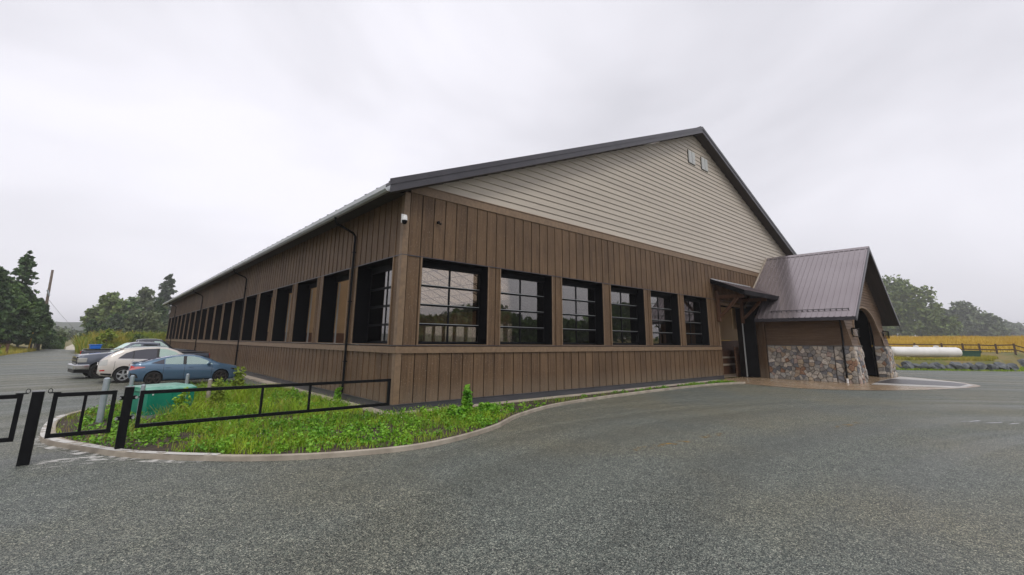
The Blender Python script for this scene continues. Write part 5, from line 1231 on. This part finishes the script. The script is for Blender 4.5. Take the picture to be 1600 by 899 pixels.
def far_tree(k, name, kind, x, y, H, R, z0, n, size, m, label, cat='tree', group=None, seed=0, zb=0.0):
    """trees farther off than first surveyed: same bearing, k times the distance and size"""
    return tree(name, kind, CB[0]+(x-CB[0])*k, CB[1]+(y-CB[1])*k, H*k, R*k, z0*k, n, size*k, m, label, cat, group, seed, zb=2.2+(zb-2.2)*k)
M_['bark'] = mat('bark', (.09, .07, .055), (.16, .13, .11), 3, .9, stretch=(4, 4, .6))
M_['needle'] = leafmat('dark_needles', (.014, .045, .018), (.12, .19, .065), 1.6)
M_['needle2'] = leafmat('grey_green_needles', (.032, .06, .036), (.12, .16, .085), 1.4)
M_['leafd'] = leafmat('deep_green_leaves', (.030, .08, .020), (.14, .22, .055), 1.4)
M_['leafy'] = leafmat('yellow_green_leaves', (.16, .24, .03), (.30, .36, .05), .9)
M_['leafm'] = leafmat('mid_green_leaves', (.07, .125, .03), (.21, .26, .075), .6)
M_['leafg'] = leafmat('grey_green_leaves', (.07, .105, .048), (.17, .205, .09), .5)
G1 = 'conifers beside the road'
far_tree(1.2, 'conifer', 'conifer', -15.5, 71.5, 12.4, 2.9, 1.4, 5200, .33, M_['needle'], 'tallest dark conifer beside the road, with a thin tufted top', group=G1, seed=1, zb=.55)
far_tree(1.2, 'conifer', 'conifer', -16.9, 66.0, 9.6, 3.2, 1.6, 5600, .33, M_['needle'], 'dense dark conifer cut by the edge of the photo', group=G1, seed=2, zb=.55)
far_tree(1.2, 'broadleaf_tree', 'leafy', -16.4, 69.0, 7.6, 3.0, 1.4, 4600, .36, M_['leafd'], 'green leafy tree filling the foot of the conifers', group=G1, seed=53, zb=.55)
far_tree(1.2, 'conifer', 'conifer', -14.9, 74.5, 7.2, 3.0, 1.1, 5000, .33, M_['leafd'], 'lower broad conifer hiding the foot of the tallest one', group=G1, seed=3, zb=.6)
far_tree(1.2, 'conifer', 'conifer', -13.5, 79.0, 6.2, 2.2, 1.0, 4200, .30, M_['needle'], 'small dark conifer whose branch tips reach past the utility pole', group=G1, seed=4, zb=.6)
far_tree(1.2, 'broadleaf_tree', 'leafy', -19.5, 74.0, 10.5, 3.6, 1.4, 3200, .42, M_['leafg'], 'pale grey green tree behind the conifers at the photo edge', group=G1, seed=5, zb=.6)
far_tree(1.2, 'conifer', 'conifer', -14.4, 84.5, 7.2, 2.6, .8, 5200, .33, M_['needle'], 'dark conifer behind the foot of the utility pole', group=G1, seed=6, zb=.6)
tree('shrub', 'leafy', -15.9, 62.5, 1.9, 1.1, .2, 1200, .22, M_['leafy'], 'bright green shrub on the verge at the photo edge', 'shrub', seed=7)
# clipped hedge block
def hedge(x0, x1, y0, y1, h, n, m, label, seed):
    r = np.random.default_rng(seed); t = empty('hedge', ((x0+x1)/2, (y0+y1)/2, 0), 0, label, 'hedge')
    P = np.stack([r.uniform(x0, x1, n)-(x0+x1)/2, r.uniform(y0, y1, n)-(y0+y1)/2, r.uniform(.0, h, n)], 1); P[:, 2] += .12*np.sin(P[:, 0]*3)
    V, F = cards(P, .24, r); npmesh('foliage', V, F, m, t)
    mb = MB()
    for k in range(6): x = (x0-x1)/2+(x1-x0)*(k+.5)/6; mb.tube([(x, 0, -.1), (x+.05, 0, h*.7)], .04, 5)
    mb.build('stems', M_['bark'], t)
hedge(-14.7, -11.9, 106.6, 110, 2.05, 7000, M_['leafd'], 'square cut green hedge at the end of the road', 3)
tree('shrub', 'leafy', -13.4, 118, 3.5, 2.1, 1.2, 1500, .26, M_['leafg'], 'sparse brownish bush showing over the clipped hedge', 'shrub', seed=8)
G2 = 'trees beyond the far end of the building'
far_tree(1.6, 'broadleaf_tree', 'leafy', -6.6, 97, 10.6, 2.9, .6, 5200, .42, M_['leafm'], 'round green tree beyond the building end, next to the road', group=G2, seed=11)
far_tree(1.6, 'broadleaf_tree', 'leafy', -3.7, 100, 9.2, 2.7, .6, 4800, .42, M_['leafd'], 'dark tree between the round tree and the twin topped one', group=G2, seed=12)
far_tree(1.6, 'broadleaf_tree', 'leafy', -1.0, 106, 12.0, 3.1, .8, 5200, .44, M_['leafg'], 'grey green tree with an uneven top near the building end', group=G2, seed=13)
far_tree(1.6, 'conifer', 'conifer', 2.6, 114, 16.2, 4.6, 1.0, 5200, .5, M_['needle2'], 'tall hazy conifer rising over the far end of the roof', group=G2, seed=14)
far_tree(1.4, 'conifer', 'conifer', -8.3, 94, 5.2, 2.2, .2, 3200, .36, M_['needle'], 'low dark conifer at the foot of the round tree, beside the road', group=G2, seed=15)
far_tree(1.4, 'conifer', 'conifer', -5.4, 92, 6.2, 2.9, .2, 3600, .38, M_['needle2'], 'grey green conifer in front of the round tree', group=G2, seed=16)
far_tree(1.4, 'broadleaf_tree', 'leafy', -1.8, 95, 7.6, 3.4, .0, 5600, .42, M_['leafg'], 'spreading grey green tree against the far corner of the building', group=G2, seed=17)
far_tree(1.4, 'conifer', 'conifer', .8, 101, 9.8, 3.2, .4, 4200, .44, M_['needle'], 'dark conifer just behind the far corner of the building', group=G2, seed=18)
far_tree(1.4, 'broadleaf_tree', 'leafy', -4.4, 96, 6.0, 3.0, -.4, 5200, .42, M_['leafd'], 'low dark tree filling the gap under the round tree', group=G2, seed=30)
tree('shrub', 'leafy', -6.2, 72.5, 3.8, 1.0, .2, 1500, .26, M_['leafy'], 'bright yellow green bush beyond the parked cars', 'shrub', seed=19)
tree('shrub', 'leafy', -2.6, 74, 2.5, 1.3, .2, 1300, .24, M_['leafm'], 'low green bush near the far corner of the building', 'shrub', seed=20)
G3 = 'trees beyond the yellow field'
far_tree(2.5, 'broadleaf_tree', 'leafy', 121.8, 5.6, 15.2, 4.9, 1.2, 9500, .46, M_['leafm'], 'tallest green tree rising behind the stone porch', group=G3, seed=21, zb=1.6)
far_tree(2.5, 'broadleaf_tree', 'leafy', 124.5, 10.5, 13.5, 4.6, 1.2, 6500, .46, M_['leafm'], 'green tree partly hidden by the porch roof', group=G3, seed=22, zb=1.6)
far_tree(2.5, 'broadleaf_tree', 'leafy', 124, .9, 8.2, 3.4, .8, 4500, .42, M_['leafm'], 'low yellowish tree at the foot of the tallest one', group=G3, seed=28, zb=1.6)
far_tree(2.5, 'broadleaf_tree', 'leafy', 172, 5.5, 11.4, 4.6, 1, 5000, .6, M_['leafg'], 'hazy round tree between the tallest tree and the middle pair', group=G3, seed=23, zb=1.8)
far_tree(2.5, 'broadleaf_tree', 'leafy', 172.5, .4, 12.2, 4.8, 1, 5600, .6, M_['leafg'], 'tallest hazy tree of the middle group over the field', group=G3, seed=24, zb=1.8)
far_tree(2.5, 'broadleaf_tree', 'leafy', 175, -3.6, 8.8, 3.8, 1, 3800, .6, M_['leafg'], 'lower hazy tree at the open end of the middle group', group=G3, seed=25, zb=1.8)
far_tree(2.5, 'broadleaf_tree', 'leafy', 253, -.4, 11.8, 5.6, 1, 3400, .9, M_['leafg'], 'pale misty tree farther off over the field', group=G3, seed=26, zb=1.8)
far_tree(2.5, 'broadleaf_tree', 'leafy', 250, 5.5, 10.2, 5.2, 1, 3200, .9, M_['leafg'], 'pale misty tree partly behind the middle group', group=G3, seed=27, zb=1.8)
# far wood lines that read as one mass
def woodline(name, pts, h, n, size, m, seed, label=None):
    r = np.random.default_rng(seed); P = []
    for (x0, y0), (x1, y1) in zip(pts[:-1], pts[1:]):
        t_ = r.uniform(0, 1, n); L = math.hypot(x1-x0, y1-y0); hh = h*(.72+.2*np.sin(t_*L/9+seed)+.12*np.sin(t_*L/3.7)); u = r.uniform(0, 1, n)**.6
        P.append(np.stack([x0+(x1-x0)*t_+r.normal(size=n)*3, y0+(y1-y0)*t_+r.normal(size=n)*3, u*hh+hgt(x0+(x1-x0)*t_, y0+(y1-y0)*t_)], 1))
    V, F = cards(np.concatenate(P), size, r); o = npmesh(name, V, F, m); tag(o, label, None, None, 'stuff'); return o
woodline('treeline', [(740, 80), (735, -18), (750, -180)], 27, 5000, 3.0, M_['leafg'], 31, 'misty far wood at the end of the yellow field')
woodline('treeline', [(-120, 330), (-40, 340), (40, 350)], 7, 4000, 1.3, M_['leafg'], 32, 'misty far wood beyond the end of the road')
# land behind the viewpoint, which the panes mirror
woodline('treeline', [(130, -75), (60, -130), (-40, -150), (-150, -120)], 13, 9000, 1.5, M_['leafd'], 33, 'wood on the far side of the yard, mirrored in the panes')

# grasses ---------------------------------------------------------
def blades(x, y, z, h, w, lean, r):
    n = len(x); a = r.uniform(0, 2*math.pi, n); dx, dy = np.cos(a)*w, np.sin(a)*w; b = r.uniform(0, 2*math.pi, n); lx, ly = np.cos(b)*lean*h, np.sin(b)*lean*h
    P0 = np.stack([x-dx, y-dy, z], 1); P1 = np.stack([x+dx, y+dy, z], 1); Q0 = np.stack([x-dx*.7+lx*.35, y-dy*.7+ly*.35, z+h*.6], 1); Q1 = np.stack([x+dx*.7+lx*.35, y+dy*.7+ly*.35, z+h*.6], 1)
    T0 = np.stack([x+lx-dx*.1, y+ly-dy*.1, z+h*.97], 1); T1 = np.stack([x+lx+dx*.1, y+ly+dy*.1, z+h], 1)
    V = np.stack([P0, P1, Q1, Q0, T1, T0], 1).reshape(-1, 3); k = np.arange(n)*6
    F = np.concatenate([np.stack([k, k+1, k+2, k+3], 1), np.stack([k+3, k+2, k+4, k+5], 1)]); return V, F
M_['grass'] = leafmat('grass_green', (.09, .24, .010), (.38, .50, .030), .9, .5)
M_['grassy'] = leafmat('grass_straw', (.20, .22, .04), (.40, .30, .08), 1.0, .6)
M_['weed'] = leafmat('weed_green', (.06, .22, .012), (.24, .44, .03), 2.2, .5)
M_['verge'] = leafmat('verge_straw', (.24, .27, .035), (.58, .44, .09), .35, .8)
r = np.random.default_rng(77)
def scatter(n, P, r, excl=()):
    xs = np.array([p[0] for p in P]); ys = np.array([p[1] for p in P]); x = r.uniform(xs.min(), xs.max(), n); y = r.uniform(ys.min(), ys.max(), n); k = inpoly(x, y, P)
    for E_ in excl: k &= ~inpoly(x, y, E_)
    return x[k], y[k]
cen = np.array([-3, 0]); inner = []
for (px_, py_) in ring: v = np.array([px_, py_]); inner.append(tuple(v+(cen-v)/np.linalg.norm(cen-v)*.22 if px_ < 2 else (px_, py_+.18)))
islI = [p for p in inner]+[(20.9, -.62), (.0, -.56), (-.56, -.5), (-.56, 11.2)]
ca, sa = math.cos(ang), math.sin(ang)
boxE = [(-5.80+u*ca-v*sa, 2.98+u*sa+v*ca) for u, v in ((-.35, -.55), (.75, -.55), (1.0, -.1), (1.32, -.08), (1.32, 1.08), (-.08, 1.08))]
leftP = [p for p in islI if p[0] < 3.6]
x, y = scatter(200000, islI, r, [boxE])
from mathutils import noise
def nz(x, y, s, o=0): return np.array([noise.noise(Vector((a*s+o, b*s, o))) for a, b in zip(x, y)])
nn = nz(x, y, .55, 3); n2_ = nz(x, y, 1.6, 9)
edge = np.clip((x+8.2)/1.5, 0, 1)
dens = np.where(x < 3.0, .60+1.3*nn+.9*n2_, .30+.9*nn+.7*n2_-.02*np.maximum(x-2, 0))*np.where(x < -6.4, .45, 1)*np.where((y < -3.3+.0*x) & (x < 1), .6, 1)
dens = np.where((x > 3.4) & (x < 15), dens*.45, dens); dens = np.where(x > 15, dens*1.2+.3, dens)
k = r.uniform(0, 1, len(x)) < dens*.9; x, y, nn = x[k], y[k], nn[k]
tall = np.where((x > -6.3) & (x < -2.2) & (y > .8), 1.8, 1.0)*np.where(x > 2, .5, 1)*np.where(x < -6.3, .6, 1)*np.where((y < -2) & (x < 1), .75, 1)
h = (.10+.15*r.uniform(0, 1, len(x))**1.5)*tall*(1+.5*nn)
sel = r.uniform(0, 1, len(x)) < np.where(x < -5.4, .4, .10)
V, F = blades(x[~sel], y[~sel], np.full((~sel).sum(), .05), h[~sel], .0055+0*h[~sel], r.uniform(.1, .8, (~sel).sum()), r); tag(npmesh('grass', V, F, M_['grass']), 'bright green grass filling the kerbed island', None, None, 'stuff')
V, F = blades(x[sel], y[sel], np.full(sel.sum(), .05), h[sel]*1.15, .005+0*h[sel], r.uniform(.1, .6, sel.sum()), r); tag(npmesh('dry_grass', V, F, M_['grassy']), 'straw coloured grass blades mixed into the island', None, None, 'stuff')
# broad leaved weeds in low clumps
x, y = scatter(11500, islI, r, [boxE]); nn = nz(x, y, .6, 21)
k = (r.uniform(0, 1, len(x)) < np.where(x < 3.4, .62+1.3*nn, .20+.7*nn)+np.where(x > 15, .2, 0)) & (x > -7.1); x, y, nn = x[k], y[k], nn[k]
Ps = []
for a, b, q in zip(x, y, nn):
    m = 26; hh = (.14+.20*max(0, q)+.08*r.uniform())*(1.5 if (-6.2 < a < -2 and b > 1) else .55 if a > 2 else 1); rad_ = .14
    d = rand_dirs(m, r); Ps.append(np.stack([a+d[:, 0]*rad_*r.uniform(.2, 1, m), b+d[:, 1]*rad_*r.uniform(.2, 1, m), .05+np.abs(d[:, 2])*hh*r.uniform(.3, 1, m)], 1))
V, F = cards(np.concatenate(Ps), .045, r, .35, 1.5); tag(npmesh('weeds', V, F, M_['weed']), 'low broad leaved weeds growing through the island grass', None, None, 'stuff')
# white clover heads
x, y = scatter(260, leftP, r, [boxE]); P = np.stack([x, y, .2+.08*r.uniform(0, 1, len(x))], 1); V, F = cards(P, .022, r, 0, 1); tag(npmesh('clover_flowers', V, F, mat('pale_flower', (.6, .6, .5), rough=.8)), 'tiny pale clover heads scattered in the island', None, None, 'stuff')
# single tall weeds
def tall_weed(x, y, H, R, n, m, label, seed, size=.06, z=.05):
    r = np.random.default_rng(seed); t = empty('tall_weed', (x, y, z), 0, label, 'weed'); P = []; mb = MB()
    for s_ in range(7):
        a = r.uniform(0, 6.28); l = r.uniform(0, R*.6); hh = H*r.uniform(.6, 1); top = Vector((math.cos(a)*l, math.sin(a)*l, hh)); mb.tube([(math.cos(a)*l*.2, math.sin(a)*l*.2, -.03), tuple(top*.5+Vector((0, 0, hh*.08))), tuple(top)], .007, 4, True, .003)
        q = r.uniform(.12, 1, n//7); d = rand_dirs(n//7, r)*((1.12-q)*R*.55+.03)[:, None]; P.append(np.stack([top.x*q+d[:, 0], top.y*q+d[:, 1], hh*q+d[:, 2]*.4], 1))
    V, F = cards(np.concatenate(P), size, r, .3, 2); npmesh('leaves', V, F, m, t); mb.build('stems', m, t)
tall_weed(1.35, -1.9, .95, .30, 900, M_['weed'], 'tall leafy green weed standing against the skirt of the front wall', 3, .07)
tall_weed(1.9, -2.3, .38, .7, 900, M_['weed'], 'wide low weed at the kerb side of the tallest one', 23, .07)
tall_weed(.75, -2.4, .40, .6, 800, M_['weed'], 'bushy green weed at the foot of the tallest one by the front wall', 13, .07)
tall_weed(-2.65, 7.9, 1.05, .42, 480, M_['leafy'], 'tall yellow green weed in front of the blue sedan nose', 4, .07)
tall_weed(-4.05, 3.5, 1.0, .35, 420, M_['leafy'], 'yellow green weed climbing beside the pale bollard', 5, .06)
tall_weed(-5.05, 2.5, .85, .35, 520, M_['grass'], 'feathery weed in front of the green utility box', 6, .045)
tall_weed(-.35, 3.55, .55, .2, 260, M_['weed'], 'small weed around the foot of the nearest downpipe', 9, .05)
# verge grasses by the road, beyond the cars and along the rocks
def tufts(name, P, n, h, w, m, label, seed, zf=hgt):
    r = np.random.default_rng(seed); x, y = scatter(n, P, r); nn = nz(x, y, .25, seed); z = zf(x, y) if callable(zf) else np.full(len(x), zf)
    V, F = blades(x, y, z-.02, h*(.5+r.uniform(0, .6, len(x)))*(1+.7*nn), np.full(len(x), w), r.uniform(.05, .5, len(x)), r); return tag(npmesh(name, V, F, m), label, None, None, 'stuff')
tufts('verge_grass', [(-15.65, 40), (-15.65, 50), (-15.15, 72), (-14.2, 90), (-14.4, 92), (-22, 92), (-24, 40)], 26000, .5, .03, M_['verge'], 'dry yellow verge grass left of the road', 41)
tufts('reed_grass', [(-8.9, 72), (-9.2, 78), (-9.8, 92), (4, 92), (2, 72)], 11000, 2.0, .04, M_['verge'], 'tall yellow reeds growing beyond the parked cars', 42)
tufts('green_reed_grass', [(-8.9, 72), (-9.2, 78), (-9.8, 92), (4, 92), (2, 72)], 22000, 1.9, .045, M_['leafy'], 'green reeds mixed with the yellow ones beyond the parked cars', 43)
tufts('rock_grass', [(46, -2), (47.5, -2.6), (55.0, -10.2), (57.5, -11.7), (66, -10.4), (73, -18), (72, -18.3), (65, -11.6), (57, -12.6), (54, -10.9), (45.5, -2.6)], 26000, .22, .02, M_['grass'], 'green grass strip at the foot of the boulders', 44, 0.0)
tufts('terrace_grass', [(49, -1.0), (51, -1), (66, -6), (66, -10), (60, -9.4), (57, -10.2), (50, -3.4)], 22000, .32, .025, M_['verge'], 'yellow green grass around the white tank', 45)
fieldP = [(73.5, -20), (74, -8), (68, 3), (67, 40), (200, 40), (200, -60), (90, -60)]
tufts('crop_vegetation', fieldP, 90000, .75, .05, leafmat('crop_stalks', (.46, .30, .04), (.58, .42, .07), .08, .8), 'ripe yellow crop stalks covering the field', 46)
# pebbles loose on the yard near the viewpoint
r = np.random.default_rng(99); n = 2600; rr_ = 1.5+14*r.uniform(0, 1, n)**1.3; aa = r.uniform(rad(-20), rad(105), n); x = -7+np.sin(aa)*rr_; y = -13.4+np.cos(aa)*rr_
k = ~inpoly(x, y, islP) & (x < 20) & (y < 12); x, y = x[k], y[k]; n = len(x)
base = np.array([(1, 0, 0), (0, 1, 0), (-1, 0, 0), (0, -1, 0), (0, 0, .8), (0, 0, -.3)], float); fc = np.array([(0, 1, 4), (1, 2, 4), (2, 3, 4), (3, 0, 4)])
s_ = r.uniform(.004, .011, n); th = r.uniform(0, 6.28, n); Rm = np.stack([np.stack([np.cos(th), -np.sin(th)], 1), np.stack([np.sin(th), np.cos(th)], 1)], 1)
B2 = np.einsum('nij,kj->nki', Rm, base[:, :2]*np.array([1, .7])); V = np.concatenate([B2*s_[:, None, None]+np.stack([x, y], 1)[:, None, :], (base[:, 2][None, :]*s_[:, None]+.002)[..., None]], 2).reshape(-1, 3)
F = (fc[None]+6*np.arange(n)[:, None, None]).reshape(-1, 3); tag(npmesh('loose_chips', V, F, mat('stone_chips', (.16, .16, .155), (.42, .41, .39), 30, .6, ramp=(.4, .6))), 'loose stone chips lying on the yard', None, None, 'stuff')

# ------------------------------------------------------------------ damp air
mb = MB(); mb.box(-1400, 1400, -1400, 1400, -1.2, 40)
hz_ = mb.build('haze', mat('tmp', (1, 1, 1))); hz_['kind'] = 'stuff'
m = bpy.data.materials.new('damp_air'); m.use_nodes = True; t = m.node_tree; t.nodes.clear(); o = N(t, 'ShaderNodeOutputMaterial'); v = N(t, 'ShaderNodeVolumePrincipled')
v.inputs['Color'].default_value = (.97, .97, 1, 1); v.inputs['Density'].default_value = .0006; v.inputs['Anisotropy'].default_value = .2
t.links.new(v.outputs[0], o.inputs['Volume']); hz_.data.materials.clear(); hz_.data.materials.append(m)
